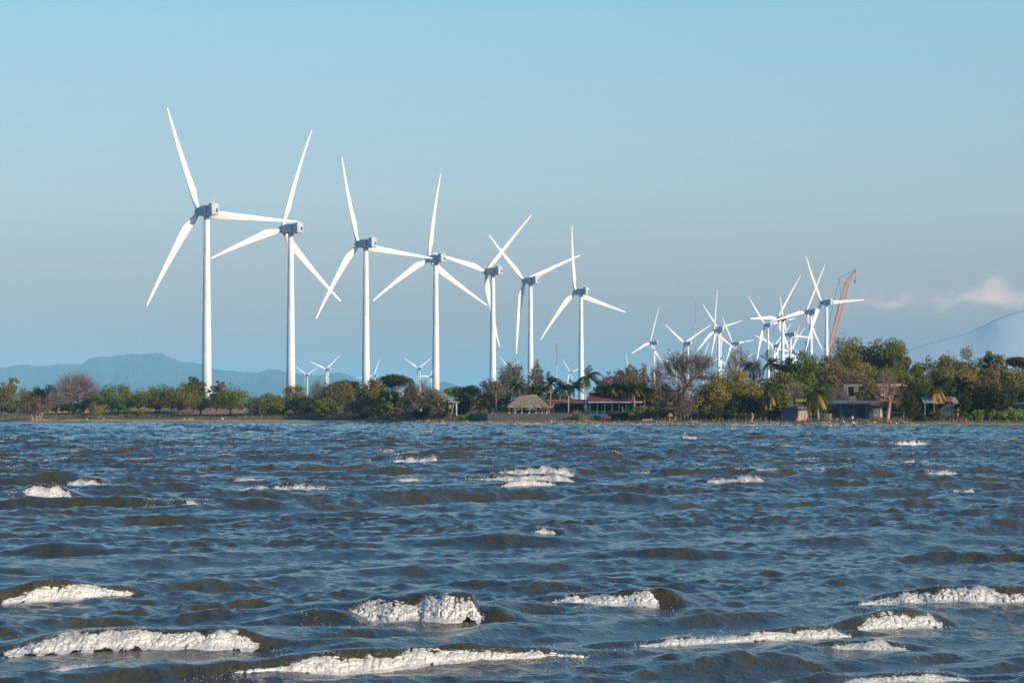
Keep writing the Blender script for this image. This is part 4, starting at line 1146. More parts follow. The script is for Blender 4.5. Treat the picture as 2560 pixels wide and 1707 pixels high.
broad('drooping tree joined to the right of the tallest hill top tree', 2185, 108, 850, 70, OLIVE, .15, droop=1.0, lobes=6, leaf=.27)
broad('tall spiky crowned hill tree before the pale sky gap', 2228, 104, 846, 62, GREEN, .12, 'tall', droop=1.0, lobes=7, leaf=.27)
broad('lower right shoulder tree of the tall hill top group', 2258, 100, 876, 44, OLIVE, .15, 'tall', droop=1.0, lobes=5)
broad('olive tree on the slope below the tallest hill top tree', 2150, 84, 905, 110, YEL, .1, droop=.6)
broad('green tree on the slope below the spiky crowned tree', 2232, 82, 915, 90, GREEN, .1, droop=.6)
bare('brown leafless scrub above the unfinished concrete house', 2140, 76, 935, 110, 'round', .12, TWIGR, leaves=DRY, ldens=.35, k=(12, 7, 7, 5))
bare('grey leafless tree above the tin shacks', 1985, 60, 962, 66, 'round', .2, TWIGG, k=(9, 6, 7, 5))
bare('grey dry tree left of the unfinished concrete house', 2092, 58, 968, 60, 'round', .25, TWIGG, BARKP, k=(9, 6, 7, 5))
palm('large bushy palm in front of the yellow olive tree', 1925, 34, 982, 62, 0, ((.045, .065, .018), (.12, .13, .035)), 4, nf=28, wind=.35, droop=1.25)
palm('palm with bright yellow hanging fronds between the tin shacks', 2045, 24, 982, 74, 1, ((.045, .065, .018), (.13, .13, .035)), 9, nf=26, wind=.3, droop=1.25, tr=.24)
palm('yellow frond topped small palm on the hill behind the shacks', 2055, 92, 915, 28, 0, PD, 5, nf=9)
shrub('bright green bush beside the grey tin shack', 1974, 34, 989, 36, BRIGHT)
broad('small bush tree before the yellow awning', 2018, 32, 1000, 40, OLIVE, .25)
bare('pale pinkish trunked leafless tree before the unfinished house', 2218, 26, 926, 74, 'round', .42, TWIGR, mat('bark_pink', (.52, .36, .26), .9, (.40, .27, .19), 3, spec=.1), (9, 6, 6, 5), tr=.34, low=.3)
broad('fine leaved olive tree right of the pale leafless trunk', 2256, 32, 966, 60, ((.055, .06, .02), (.10, .10, .035)), .3, leaf=.2, droop=.3)
broad('dark tree behind the fine leaved olive tree', 2288, 56, 948, 84, DARK, .1)
broad('sparse spiky tree right of the tall hill group', 2298, 98, 904, 54, GREEN, .15, 'tall', droop=1.0, dens=.6, lobes=6)
broad('sparse narrow crowned tree left of the round olive hill tree', 2344, 98, 888, 54, GREEN, .15, 'tall', droop=1.0, dens=.55, lobes=7)
broad('round olive hill tree above the red and white roofed house', 2408, 98, 870, 92, OLIVE, .12, droop=1.0, lobes=8)
broad('dark tufted tree right of the round olive hill tree', 2464, 98, 880, 36, GREEN, .2, 'tall', droop=.5, lobes=4)
broad('olive drooping tree second from the right edge on the skyline', 2492, 96, 888, 52, OLIVE, .12, droop=1.0, lobes=6)
broad('flat layered tree cut by the right edge of the photo', 2556, 80, 890, 64, REDB, .6, 'flat', dens=.7)
broad('olive tree below the flat layered tree at the right edge', 2540, 70, 920, 70, OLIVE, .1)
broad('olive tree filling the slope above the dark round bush', 2440, 76, 925, 120, YEL, .1, droop=.7)
broad('green tree filling the slope behind the yellow fronded palms', 2350, 76, 925, 110, OLIVE, .1, droop=.7)
bare('pale trunked dry tree right of the dark round bush', 2468, 44, 930, 64, 'round', .4, TWIG, BARKP, (8, 6, 7, 5), leaves=DRY, ldens=.6, multi=2)
palm('palm with long yellow fronds above the red and white roof', 2343, 40, 962, 74, 0, PD, 7, nf=26, wind=.4)
palm('palm with a yellow side frond right of the long yellow fronded one', 2405, 46, 966, 70, 0, PD, 3, nf=26)
broad('dark tree right behind the dark round bush', 2505, 40, 952, 66, DARK, .05)
shrub('dark round bush hiding the right end of the red and white roofed house', 2408, 36, 980, 46, DARK)
shrub('bright green hedge at the right edge of the beach', 2525, 26, 1016, 92, BRIGHT, lobes=7)
shrub('green hedge left of the bright one above the beach', 2450, 25, 1022, 76, GREEN, lobes=6)
shrub('dark low scrub before the red and white roofed house', 2345, 24, 1028, 96, REDB, lobes=6)
shrub('dark scrub left of the low scrub, beside the driftwood', 2292, 22, 1030, 46, DARK)
r9 = np.random.RandomState(321)
for px_, s_, top_, w_, pal_ in ((1765, 60, 985, 70, OLIVE), (1800, 64, 970, 80, DARK), (1880, 62, 962, 80, OLIVE), (1915, 66, 950, 80, DARK), (1950, 58, 968, 70, OLIVE), (1985, 70, 948, 80, GREEN), (2025, 62, 962, 76, OLIVE), (2060, 66, 955, 80, DARK), (2085, 74, 940, 80, OLIVE), (2120, 82, 925, 90, OLIVE), (2165, 90, 905, 90, DARK), (2205, 84, 920, 90, OLIVE), (2250, 78, 932, 86, GREEN), (2290, 66, 958, 90, DARK), (2325, 60, 968, 86, OLIVE), (2370, 66, 955, 90, DARK), (2420, 64, 950, 90, OLIVE), (2462, 58, 968, 80, DARK), (2500, 60, 958, 90, OLIVE), (2545, 56, 962, 90, DARK), (2440, 44, 1000, 70, DARK), (2480, 40, 1004, 60, DARK), (2275, 38, 1002, 56, DARK), (2250, 52, 985, 60, OLIVE)):
    shrub('shrub in the dense thicket covering the right hand slope', px_, s_, top_, w_, pal_, lobes=5, leaf=.26, group='thicket shrubs on the right slope', dens=.8)
for px_, s_, top_, w_, pal_ in ((30, 66, 1000, 80, OLIVE), (445, 62, 1000, 40, DARK), (700, 52, 998, 70, OLIVE), (770, 54, 990, 70, DARK), (840, 60, 985, 70, OLIVE), (900, 60, 975, 70, DARK), (950, 60, 980, 70, OLIVE), (1015, 62, 982, 60, DARK), (1200, 62, 985, 60, OLIVE), (1240, 70, 980, 70, REDB), (1310, 72, 975, 60, REDB), (1500, 70, 965, 80, REDB), (1560, 75, 958, 90, DRY), (1620, 75, 962, 90, REDB), (1690, 72, 965, 70, REDB)):
    shrub('bush filling the gaps between the trunks of the shore trees', px_, s_, top_, w_, pal_, lobes=5, leaf=.26, group='undergrowth behind the shore trees', dens=.7)
# dry stalks on the bank: nobody could count them
r = np.random.RandomState(77); n = 7000
gp = r.uniform(-40, 2600, n); gs = r.uniform(14, 27, n)
keep = (wob(gp * .9, gs * 3, .05, 31) > -.25) & ~((gp > 1155) & (gp < 1432)) & ((gp < 1450) | (r.rand(n) < .22)); gp, gs = gp[keep], gs[keep]; n = len(gp)
Yg = shore(gp) + gs; Xg = (gp - 1280) / FPX * Yg; Zg = terr(Xg, Yg)
B = np.stack([Xg, Yg, Zg - .05], -1); hh = r.uniform(.3, 1.1, n); dr = np.stack([r.normal(.25, .35, n), r.normal(0, .3, n), np.ones(n)], -1); wv = np.stack([r.uniform(.04, .12, n), np.zeros(n), np.zeros(n)], -1)
T_ = B + dr * hh[:, None]
V = np.stack([B - wv, B + wv, T_ + wv * .3, T_ - wv * .3], 1).reshape(-1, 3)
tag(mesh_np('dry_grass', V, np.arange(4 * n).reshape(n, 4), leafmat((.16, .12, .07), (.30, .22, .12)), tint=np.repeat(r.rand(n), 4)), kind='stuff')
# pebbles and broken stone on the shore
n = 4200; gp = np.concatenate([r.uniform(900, 2200, n - 900), r.uniform(1380, 1470, 300), r.uniform(1730, 2150, 600)]); gs = np.abs(r.normal(2.5, 4, n)); Yg = shore(gp) + gs; Xg = (gp - 1280) / FPX * Yg
rad = r.exponential(.10, n) + .05; C = np.stack([Xg, Yg, terr(Xg, Yg) + rad * .2], -1)
V = (IV[None] * (1 + r.uniform(-.3, .3, (n, len(IV), 1))) * np.stack([rad * 1.3, rad, rad * .7], -1)[:, None] + C[:, None]).reshape(-1, 3)
tag(mesh_np('stones', V, (IF[None] + (np.arange(n) * len(IV))[:, None, None]).reshape(-1, 3), mat('stone_grey', (.27, .21, .155), .9, (.16, .125, .10), .8, spec=.15)), kind='stuff')
# ------------------------------------------------------------------ buildings
THATCH = mat('thatch', (.36, .28, .20), .95, (.24, .18, .125), 3.5, bump=.12, spec=.1, stretch=(4, 4, .7))
STRAW = ((.26, .20, .135), (.40, .31, .22))
REDT = mat('red_tile', (.25, .06, .045), .85, (.17, .045, .035), 2.5, bump=.04, spec=.2, stretch=(6, 1, 1))
TEAL = mat('teal_paint', (.035, .13, .15), .7, (.025, .09, .11), 2)
AQUA = mat('aqua_paint', (.42, .62, .55), .75, (.36, .52, .47), 1.5)
FASC = mat('fascia_white_blue', (.34, .42, .47), .6, (.20, .28, .35), 1.2)
DARKW = mat('dark_interior', (.03, .035, .04), .8)
CONC = mat('concrete_grey', (.23, .215, .195), .9, (.15, .145, .135), 1.8, bump=.02, spec=.2)
CONCP = mat('concrete_peach', (.62, .46, .33), .9, (.48, .36, .27), 1.4, spec=.2)  # peach carries the sunlit look of the unfinished house
STONE = mat('wall_stone', (.21, .175, .145), .95, (.115, .095, .08), 2.6, bump=.10, spec=.15)
TIN = mat('corrugated_tin', (.27, .26, .255), .6, (.17, .145, .13), 1.2, metal=.2)
RUST = mat('rusted_tin', (.22, .085, .05), .7, (.12, .06, .045), 1.6, metal=.1)
TINB = mat('grey_blue_boards', (.115, .145, .175), .85, (.07, .085, .105), 1.5, stretch=(5, 5, .6))
CREAM = mat('cream_boards', (.46, .38, .28), .85, (.25, .20, .15), 1.6)
BRICKD = mat('dark_brick', (.15, .095, .08), .9, (.09, .065, .06), 1.8)
BRICKO = mat('orange_brick', (.58, .29, .15), .9, (.46, .23, .12), 1.2, bump=.02, spec=.15)
YELR = mat('yellow_green_sheet', (.38, .36, .10), .7, (.30, .28, .09), 1)
WOOD = mat('grey_wood', (.33, .25, .175), .9, (.22, .165, .12), 3, bump=.02, spec=.15)
REDP = mat('red_post_paint', (.32, .07, .045), .7)
YELP = mat('yellow_paint', (.55, .40, .04), .6, (.45, .33, .04), 2)
GRNR = mat('olive_roof', (.24, .23, .09), .85, (.17, .165, .07), 1.6)
BLUEP = mat('blue_paint', (.05, .11, .30), .6)

def bldg(name, label, cat, px, s, rz=0.0, group=None):
    x, y, z = spot(px, s)
    t = thing(name, label, cat, (x, y, z), rz, group)
    return t, y, z
def slab(b, p, th):
    """a sloping sheet given by four corners, with thickness"""
    p = [Vector(q) for q in p]; n = (p[1] - p[0]).cross(p[3] - p[0]).normalized() * th
    return b.add([*p, *[q - n for q in p]], [(0, 1, 2, 3), (7, 6, 5, 4), (0, 4, 5, 1), (1, 5, 6, 2), (2, 6, 7, 3), (3, 7, 4, 0)])

# thatched shelter
t, Y, z0 = bldg('thatched_shelter', 'open thatched shelter on the sea wall with posts on pale blue bases', 'shelter', 1320, 22.5)
m = Y / FPX; ez = zrow(1017, Y) - z0; rz_ = zrow(989.5, Y) - z0
hw = 52 * m; hd = 3.7; rw = 20 * m
def thatch_grid():
    Vt, Ft = [], []
    N, Mn = 120, 14; r_ = np.random.RandomState(8)
    for i in range(N):
        a = i / N; # walk round the eaves rectangle
        per = 2 * (2 * hw + 2 * hd); d_ = a * per
        if d_ < 2 * hw: e = (-hw + d_, -hd)
        elif d_ < 2 * hw + 2 * hd: e = (hw, -hd + d_ - 2 * hw)
        elif d_ < 4 * hw + 2 * hd: e = (hw - (d_ - 2 * hw - 2 * hd), hd)
        else: e = (-hw, hd - (d_ - 4 * hw - 2 * hd))
        top = (max(-rw, min(rw, e[0] * rw / hw * 1.0)), 0.0)
        for k in range(Mn + 1):
            f = k / Mn
            x_ = e[0] + (top[0] - e[0]) * f; y_ = e[1] + (top[1] - e[1]) * f
            z_ = ez + (rz_ - ez) * (f ** .88) + r_.normal(0, .035) - (r_.uniform(0, .28) if k == 0 else 0)
            Vt.append((x_, y_, z_))
    for i in range(N):
        for k in range(Mn):
            a = i * (Mn + 1) + k; b_ = ((i + 1) % N) * (Mn + 1) + k
            Ft.append((a, b_, b_ + 1, a + 1))
    return np.array(Vt), np.array(Ft)
Vt, Ft = thatch_grid()
ro = mesh_np('thatch_roof', Vt, Ft, THATCH, t)
r_ = np.random.RandomState(4); n = 2600; pi = r_.randint(0, len(Vt), n); P_ = Vt[pi] + r_.normal(0, .12, (n, 3)) * np.array([1, 1, .3]) + np.array([0, 0, .03])
out = np.stack([np.where(np.abs(P_[:, 0]) > rw, np.sign(P_[:, 0]) * (np.abs(P_[:, 0]) - rw) / hw, 0), P_[:, 1] / hd, np.full(n, -.55)], -1); out /= np.linalg.norm(out, axis=1)[:, None]
sd = np.cross(out, [0, 0, 1.]); sd /= np.linalg.norm(sd, axis=1)[:, None] + 1e-6; ln = r_.uniform(.25, .6, n)[:, None]; wd = r_.uniform(.03, .07, n)[:, None]
V = np.stack([P_ - sd * wd, P_ + sd * wd, P_ + out * ln + sd * wd * .4 + [0, 0, .05], P_ + out * ln - sd * wd * .4 + [0, 0, .05]], 1).reshape(-1, 3)
mesh_np('loose_straw', V, np.arange(4 * n).reshape(n, 4), leafmat(*STRAW, .1), ro, tint=np.repeat(r_.rand(n), 4))
b = MB(); b.tube([(-rw - .3, 0, rz_ + .02), (rw + .3, 0, rz_ + .05)], .22, 8); b.build('ridge_cap', THATCH, ro, smooth=True)
for i, (fx, fy, mt_) in enumerate([(-.9, -.85, REDP), (-.62, -.85, WOOD), (-.3, -.85, WOOD), (.06, -.85, WOOD), (.38, -.85, REDP), (.66, -.85, REDP), (.9, -.85, WOOD), (-.9, .85, WOOD), (-.2, .85, WOOD), (.45, .85, WOOD), (.9, .85, WOOD)]):
    b = MB(); b.tube([(fx * hw, fy * hd, -.2), (fx * hw, fy * hd, ez + .5)], .13, 8); p_ = b.build('post', mt_, t, smooth=True)
    b = MB(); b.box(fx * hw, fy * hd, .16, .55, .55, .42, 0, .8); b.build('post_base', AQUA, p_)
b = MB()
b.box(.1 * hw, 1.6, .45, hw * 1.2, .12, .9); b.build('low_partition', BLUEP, t)

# sea wall
x0, y0, _ = spot(1219, 14.2); x1, y1, _ = spot(1428, 14.2); x2, y2, _ = spot(1166, 34)
t = thing('sea_wall', 'long stone sea wall in front of the thatched shelter', 'wall', ((x0 + x1) / 2, (y0 + y1) / 2, 0))
cx, cy = (x0 + x1) / 2, (y0 + y1) / 2
def wallrun(b, A, B, zb, zt, th, n, rr):
    A = Vector(A); B = Vector(B); d = (B - A).normalized(); nrm = Vector((d.y, -d.x, 0)); rings = []
    for i in range(n + 1):
        p_ = A + (B - A) * (i / n); o_ = rr.uniform(-.012, .012); h_ = rr.uniform(-.03, .02)
        rings.append([p_ + nrm * (.22 + o_) + Vector((0, 0, zb)), p_ + nrm * (.08 + o_) + Vector((0, 0, (zb + zt) / 2)), p_ + nrm * (0 + o_) + Vector((0, 0, zt + h_)), p_ - nrm * th + Vector((0, 0, zt + h_)), p_ - nrm * th + Vector((0, 0, zb))])
    b.loft(rings)
rr = random.Random(3)
b = MB(); wallrun(b, (x0 - cx, y0 - cy, 0), (x1 - cx, y1 - cy, 0), .3, 2.62, .5, 60, rr); b.build('front_wall', STONE, t)
b = MB(); wallrun(b, (x2 - cx, y2 - cy, 0), (x0 - cx - .02, y0 - cy - .02, 0), .5, 2.58, .5, 20, rr); b.build('return_wall', STONE, t)
b = MB(); b.box(0, .3, 2.66, (x1 - x0) * .99, .55, .10, math.atan2(y1 - y0, x1 - x0)); b.build('coping', CONC, t)

# long red roofed house with a dark porch
t, Y, z0 = bldg('red_roofed_house', 'long red roofed house with a pale blue eave and a dark porch', 'house', 1538, 42)
m = Y / FPX; W = 136 * m; ez = zrow(1004, Y) - z0; rz_ = zrow(982, Y) - z0
b = MB(); b.box(0, 4.5, ez / 2, W * .93, 5.0, ez); b.build('wall', mat('wall_navy_teal', (.028, .06, .075), .8, (.02, .045, .06), 1.5), t)
b = MB(); slab(b, [(-W / 2, -2.2, ez), (W / 2, -2.2, ez), (W / 2, 4.2, rz_), (-W / 2, 4.2, rz_)], .12); slab(b, [(W / 2, 9.8, ez), (-W / 2, 9.8, ez), (-W / 2, 4.205, rz_ - .005), (W / 2, 4.205, rz_ - .005)], .12)
ro = b.build('roof', REDT, t)
b = MB(); b.tube([(-W / 2, 4.2, rz_ + .04), (W / 2, 4.2, rz_ + .04)], .12, 6); b.build('ridge_tiles', mat('ridge_red', (.50, .20, .13), .8), ro)
b = MB(); b.box(0, -2.26, ez - .12, W, .07, .26); b.build('fascia', FASC, t)
for i in range(8):
    b = MB(); b.box(-W / 2 + .5 + i * (W - 1) / 7, -1.9, ez / 2 - .1, .16, .16, ez - .1); b.build('porch_post', TEAL, t)
for i in range(5):
    f = MB(); xw = -W * .38 + i * W * .19
    f.box(xw, 1.97, ez * .52, 1.3, .08, 1.2); fr = f.build('window', DARKW, t)
    f = MB(); f.box(xw, 1.91, ez * .52 + .66, 1.5, .05, .12); f.box(xw, 1.91, ez * .52 - .66, 1.5, .05, .12); f.box(xw - .7, 1.91, ez * .52, .1, .05, 1.2); f.box(xw + .7, 1.91, ez * .52, .1, .05, 1.2); f.build('frame', TEAL, fr)
b = MB(); b.box(-W * .47, -.4, ez * .45, .12, 2.6, ez * .8); b.build('side_screen', CREAM, t)
b = MB(); b.box(0, -2.0, .05, W, .12, .5); b.build('porch_step', BLUEP, t)
# low restaurant behind the palms
t, Y, z0 = bldg('open_sided_hall', 'low open sided hall with a narrow red roof behind the palm clump', 'hall', 1410, 37)
m = Y / FPX; W = 108 * m; ez = zrow(1008.5, Y) - z0; rz_ = zrow(998.5, Y) - z0
b = MB(); slab(b, [(-W / 2, -2.2, ez), (W / 2, -2.2, ez), (W / 2, 3, rz_), (-W / 2, 3, rz_)], .12); slab(b, [(W / 2, 8, ez), (-W / 2, 8, ez), (-W / 2, 3.005, rz_ - .004), (W / 2, 3.005, rz_ - .004)], .12); b.build('roof', mat('red_tile_pale', (.46, .16, .10), .8, (.32, .10, .07), 2.5, spec=.2), t)
b = MB(); b.box(0, 6.5, ez / 2, W * .95, .2, ez); b.build('back_wall', mat('wall_dark_green', (.05, .075, .075), .8), t)
for i in range(7):
    b = MB(); b.tube([(-W / 2 + .4 + i * (W - .8) / 6, -1.8, -.1), (-W / 2 + .4 + i * (W - .8) / 6, -1.8, ez)], .11, 6); b.build('post', WOOD if i % 2 else REDP, t)
b = MB(); b.box(0, -.5, .45, W * .9, .12, .9); b.build('low_wall', STONE, t)
b = MB(); b.box(-W * .31, -.9, ez * .45, 1.9, .15, ez * .8); b.build('brick_panel', BRICKO, t)

# green roofed two storey house
t, Y, z0 = bldg('green_roofed_house', 'two storey pale aqua house with an olive green hipped roof', 'house', 1081, 42)
m = Y / FPX; W = 60 * m; ez = zrow(985, Y) - z0; rz_ = zrow(971, Y) - z0; D = 6.0
b = MB(); b.box(0, D / 2, ez / 2, W, D, ez); b.build('wall', AQUA, t)
o_ = .6
b = MB(); b.add([(-W / 2 - o_, -o_, ez), (W / 2 + o_, -o_, ez), (W / 2 + o_, D + o_, ez), (-W / 2 - o_, D + o_, ez), (-W * .18, D / 2, rz_), (W * .12, D / 2, rz_)], [(0, 1, 5, 4), (1, 2, 5), (2, 3, 4, 5), (3, 0, 4), (3, 2, 1, 0)]); b.build('roof', GRNR, t)
b = MB(); b.box(0, -o_ - .03, ez - .12, W + 2 * o_, .08, .28); b.box(W / 2 + o_ + .04, D / 2, ez - .12, .08, D + 2 * o_, .28); b.build('eave_board', CREAM, t)
for fx in (-.3, .05, .36):
    for zc in (ez * .25, ez * .72):
        b = MB(); b.box(fx * W, -.04, zc, 1.0, .07, 1.1); wn = b.build('window', DARKW, t)
        b = MB(); b.box(fx * W, -.08, zc - .62, 1.3, .12, .1); b.build('sill', CREAM, wn)
b = MB(); b.box(0, -.5, ez * .48, W, 1.0, .14); b.build('balcony', CREAM, t)
# small shed
t, Y, z0 = bldg('flat_roofed_shed', 'small flat roofed shed with a pale blue pillar on the orange bank', 'shed', 1135, 36)
m = Y / FPX; W = 28 * m; ez = zrow(1005, Y) - z0
b = MB(); slab(b, [(-W / 2, -1.3, ez + .1), (W / 2, -1.3, ez), (W / 2, 1.5, ez + .2), (-W / 2, 1.5, ez + .3)], .16); b.build('roof', CREAM, t)
b = MB(); b.box(-.25 * W, .6, ez / 2, W * .42, 1.4, ez - .1); b.build('wall', BRICKO, t)
b = MB(); b.box(.24 * W, -.9, ez / 2, .35, .35, ez - .1); b.build('pillar', AQUA, t)
# orange brick house at the left
t, Y, z0 = bldg('brick_house', 'low orange brick building seen under the trees at the far left', 'house', 176, 76)
m = Y / FPX; W = 160 * m; H = zrow(1017, Y) - z0
b = MB(); b.box(0, 2.5, H / 2 - .2, W, 5, H); b.build('wall', BRICKO, t)
b = MB(); slab(b, [(-W / 2 - .4, -.5, H), (W / 2 + .4, -.5, H), (W / 2 + .4, 5.6, H + .7), (-W / 2 - .4, 5.6, H + .7)], .12); b.build('roof', RUST, t)
for fx in (-.36, -.22, -.02, .14, .33):
    b = MB(); b.box(fx * W, -.05, H * .42, .95, .08, 1.3); b.build('window' if fx != -.22 else 'door', DARKW, t)
# tin and board shacks on the right
t, Y, z0 = bldg('tin_shack', 'grey board shack with one sunlit cream side near the water', 'shack', 1987, 22, R(-38))
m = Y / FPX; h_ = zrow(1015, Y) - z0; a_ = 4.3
b = MB(); b.box(0, 0, h_ / 2 - .15, a_, a_, h_); b.build('wall', TINB, t)  # dark grey-blue wall colour stands for the shaded face
b = MB(); b.box(a_ / 2 + .03, 0, h_ * .36, .05, a_ * .98, h_ * .72); b.build('sunlit_cream_wall', CREAM, t)  # paler overlay puts the sunlight on this side into the colour
b = MB(); slab(b, [(-a_ / 2 - .3, -a_ / 2 - .4, h_ - .1), (a_ / 2 + 1.0, -a_ / 2 - .4, h_ - .75), (a_ / 2 + 1.0, a_ / 2 + .3, h_ - .45), (-a_ / 2 - .3, a_ / 2 + .3, h_ + .15)], .06); b.build('roof', RUST, t)
b = MB(); b.box(a_ / 2 + .07, .6, h_ * .3, .05, .8, h_ * .58); b.build('door', WOOD, t)
for yy in (-1.9, 1.9):
    b = MB(); b.tube([(a_ / 2 + .85, yy, -.2), (a_ / 2 + .85, yy, h_ - .62)], .07, 6); b.build('post', WOOD, t)
t, Y, z0 = bldg('striped_roof_shack', 'dark brick shack with a rusty red striped tin roof', 'shack', 2132, 34, R(-30))
m = Y / FPX; h_ = zrow(1010, Y) - z0; W = 10.6; D = 5.0; rz_ = h_ + .85
b = MB(); b.box(0, 0, h_ / 2 - .1, W, D, h_ + .2); b.build('wall', BRICKD, t)
nst = 15
b = MB(); b2 = MB()
for i in range(nst):
    xa = -W / 2 - .5 + i * (W + 1) / nst; xb = xa + (W + 1) / nst
    q = [(xa, -D / 2 - .8, h_), (xb, -D / 2 - .8, h_), (xb, D / 2 + .4, rz_), (xa, D / 2 + .4, rz_)]
    slab(b2 if (i >= 7 and i % 2) else b, q, .05)
ro = b.build('roof', TIN, t); b2.build('red_sheet', mat('red_sheet', (.40, .10, .08), .7, (.28, .08, .06), 1.5), ro)
b = MB(); b.box(-.5, -D / 2 - .03, 1.0, .9, .06, 2.0); b.build('door', TEAL, t)
b = MB(); b.box(-3.2, -D / 2 - .03, 1.4, 1.3, .06, 1.0); b.build('window', DARKW, t)
b = MB(); b.box(3.1, -D / 2 - .03, .95, 1.0, .06, 1.9); b.build('doorway', DARKW, t)
for xx in (-4.8, -1.6, 1.6):
    b = MB(); b.tube([(xx, -D / 2 - .7, -.1), (xx, -D / 2 - .7, h_)], .07, 6); b.build('post', WOOD, t)
t, Y, z0 = bldg('lean_to', 'small patched lean to with pale sunlit boards right of the striped roof shack', 'shack', 2184, 30, R(-20))
h_ = zrow(1014, Y) - z0
b = MB(); b.box(0, 0, h_ / 2 - .1, 3.4, 2.6, h_); b.build('wall', TINB, t)
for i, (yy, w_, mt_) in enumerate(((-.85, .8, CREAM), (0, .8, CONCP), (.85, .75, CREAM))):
    b = MB(); b.box(1.73, yy, h_ * .42, .05, w_, h_ * (.78 - .1 * i)); b.build('board', mt_, t)  # pale board colours carry the sunlit patch
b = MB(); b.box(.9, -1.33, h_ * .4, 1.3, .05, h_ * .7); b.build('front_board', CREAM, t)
b = MB(); slab(b, [(-2.0, -1.7, h_ + .25), (2.3, -1.7, h_ - .2), (2.3, 1.6, h_), (-2.0, 1.6, h_ + .45)], .05); b.build('roof', RUST, t)
t, Y, z0 = bldg('sheet_awning', 'yellow green sheet awning above the grey tin shack', 'awning', 2003, 40)
h_ = zrow(1002, Y) - z0
b = MB(); slab(b, [(-1.3, -1.2, h_ - .2), (1.4, -1.2, h_ - .1), (1.5, 1.8, h_ + .5), (-1.2, 1.8, h_ + .4)], .05); b.build('roof', YELR, t)
for sx in (-1.1, 1.2):
    for sy in (-1, 1.5):
        b = MB(); b.tube([(sx, sy, -.1), (sx, sy, h_ - .2 + (sy + 1) * .2)], .06, 6); b.build('post', WOOD, t)
b = MB(); b.box(0, .4, h_ * .4, 2.6, 2.0, h_ * .75); b.build('wall', BRICKD, t)
# unfinished house on the slope: grey front coloured for shade, peach side for sun
t, Y, z0 = bldg('unfinished_house', 'unfinished concrete frame house without a roof on the slope', 'house', 2155, 68)
m = Y / FPX; zt = zrow(960.5, Y) - z0; zf = zrow(990, Y) - z0; zb = min(0, zrow(1003, Y) - z0) - .3
def X_(px): return (px - 2155) * m
b = MB(); b.box((X_(2116) + X_(2192)) / 2, 2.5, (zf + zb) / 2, X_(2192) - X_(2116), 5.2, zf - zb); b.build('ground_storey', mat('concrete_shaded', (.15, .145, .14), .9, (.10, .10, .10), 1.2, spec=.2), t)  # lower storey darkened in colour to stand for its shade
for px_ in (2118, 2143, 2168, 2190):
    for yy in (0, 4.6):
        b = MB(); b.box(X_(px_), yy + .15, (zt - .5 + zf) / 2, .42, .42, zt - .5 - zf, 0); b.build('column', CONC, t)
b = MB(); b.box((X_(2116) + X_(2192)) / 2, .15, zt - .25, X_(2192) - X_(2115), .46, .5); b.box((X_(2116) + X_(2192)) / 2, 4.75, zt - .25, X_(2192) - X_(2115), .46, .5); b.build('ring_beam', CONC, t)
b = MB(); b.box((X_(2192) + X_(2271)) / 2 + .03, .15, zt - .22, X_(2271) - X_(2192), .46, .62, R(-4)); b.build('side_beam', CONCP, t)
for px_ in (2212, 2236, 2266):
    b = MB(); b.box(X_(px_), .2, (zt - .5 + zf) / 2 - .5, .40, .40, zt - .5 - zf + 1.0, 0); b.build('column', CONCP, t)
b = MB(); b.box(X_(2205), 3.2, (zt - .6 + zf) / 2, 3.0, .2, zt - .6 - zf); b.build('infill_wall', CONCP, t)
# red and white roofed house
t, Y, z0 = bldg('striped_roof_house', 'house with a red and white sheet roof under long yellow palm fronds', 'house', 2350, 40)
m = Y / FPX; W = 88 * m; ez = zrow(1006.5, Y) - z0; rz_ = zrow(989, Y) - z0
b = MB(); b2 = MB(); nst = 12
for i in range(nst):
    xa = -W / 2 + i * W / nst; xb = xa + W / nst; q = [(xa, -2.4, ez - .1 + .1 * math.sin(i)), (xb, -2.4, ez - .1 + .1 * math.sin(i)), (xb, 3.4, rz_ - .2), (xa, 3.4, rz_ - .2)]
    slab(b2 if i in (5, 7, 8, 9) else b, q, .05)
ro = b.build('roof', mat('white_sheet', (.42, .42, .43), .65, (.25, .24, .25), 1.2), t); b2.build('red_sheet', mat('red_sheet_bright', (.50, .09, .08), .65, (.38, .08, .07), 1.5), ro)
b = MB(); b.box(0, 4.2, ez / 2, W * .95, 4, ez); b.build('wall', mat('wall_dark_teal', (.05, .08, .085), .8), t)
for i, fx in enumerate((-.46, -.2, .08, .3, .47)):
    b = MB(); b.box(fx * W, -1.9, ez / 2, .3 if i == 4 else .18, .3 if i == 4 else .18, ez); b.build('pillar', BRICKO if i == 4 else WOOD, t)
for fx in (-.36, .0, .3):
    b = MB(); b.box(fx * W, 2.17, ez * .5, 1.2, .06, 1.1); b.build('window', DARKW, t)
t, Y, z0 = bldg('blue_canopy', 'blue sheet canopy above the hedge at the right edge', 'canopy', 2546, 40)
h_ = zrow(1009, Y) - z0
b = MB(); slab(b, [(-1.6, -1, h_), (1.8, -1, h_ + .05), (1.8, 1.4, h_ + .25), (-1.6, 1.4, h_ + .2)], .05); b.build('roof', mat('blue_sheet', (.05, .25, .40), .6), t)
for sx in (-1.4, 1.6):
    b = MB(); b.tube([(sx, -.9, -.1), (sx, -.9, h_)], .06, 6); b.build('post', WOOD, t)

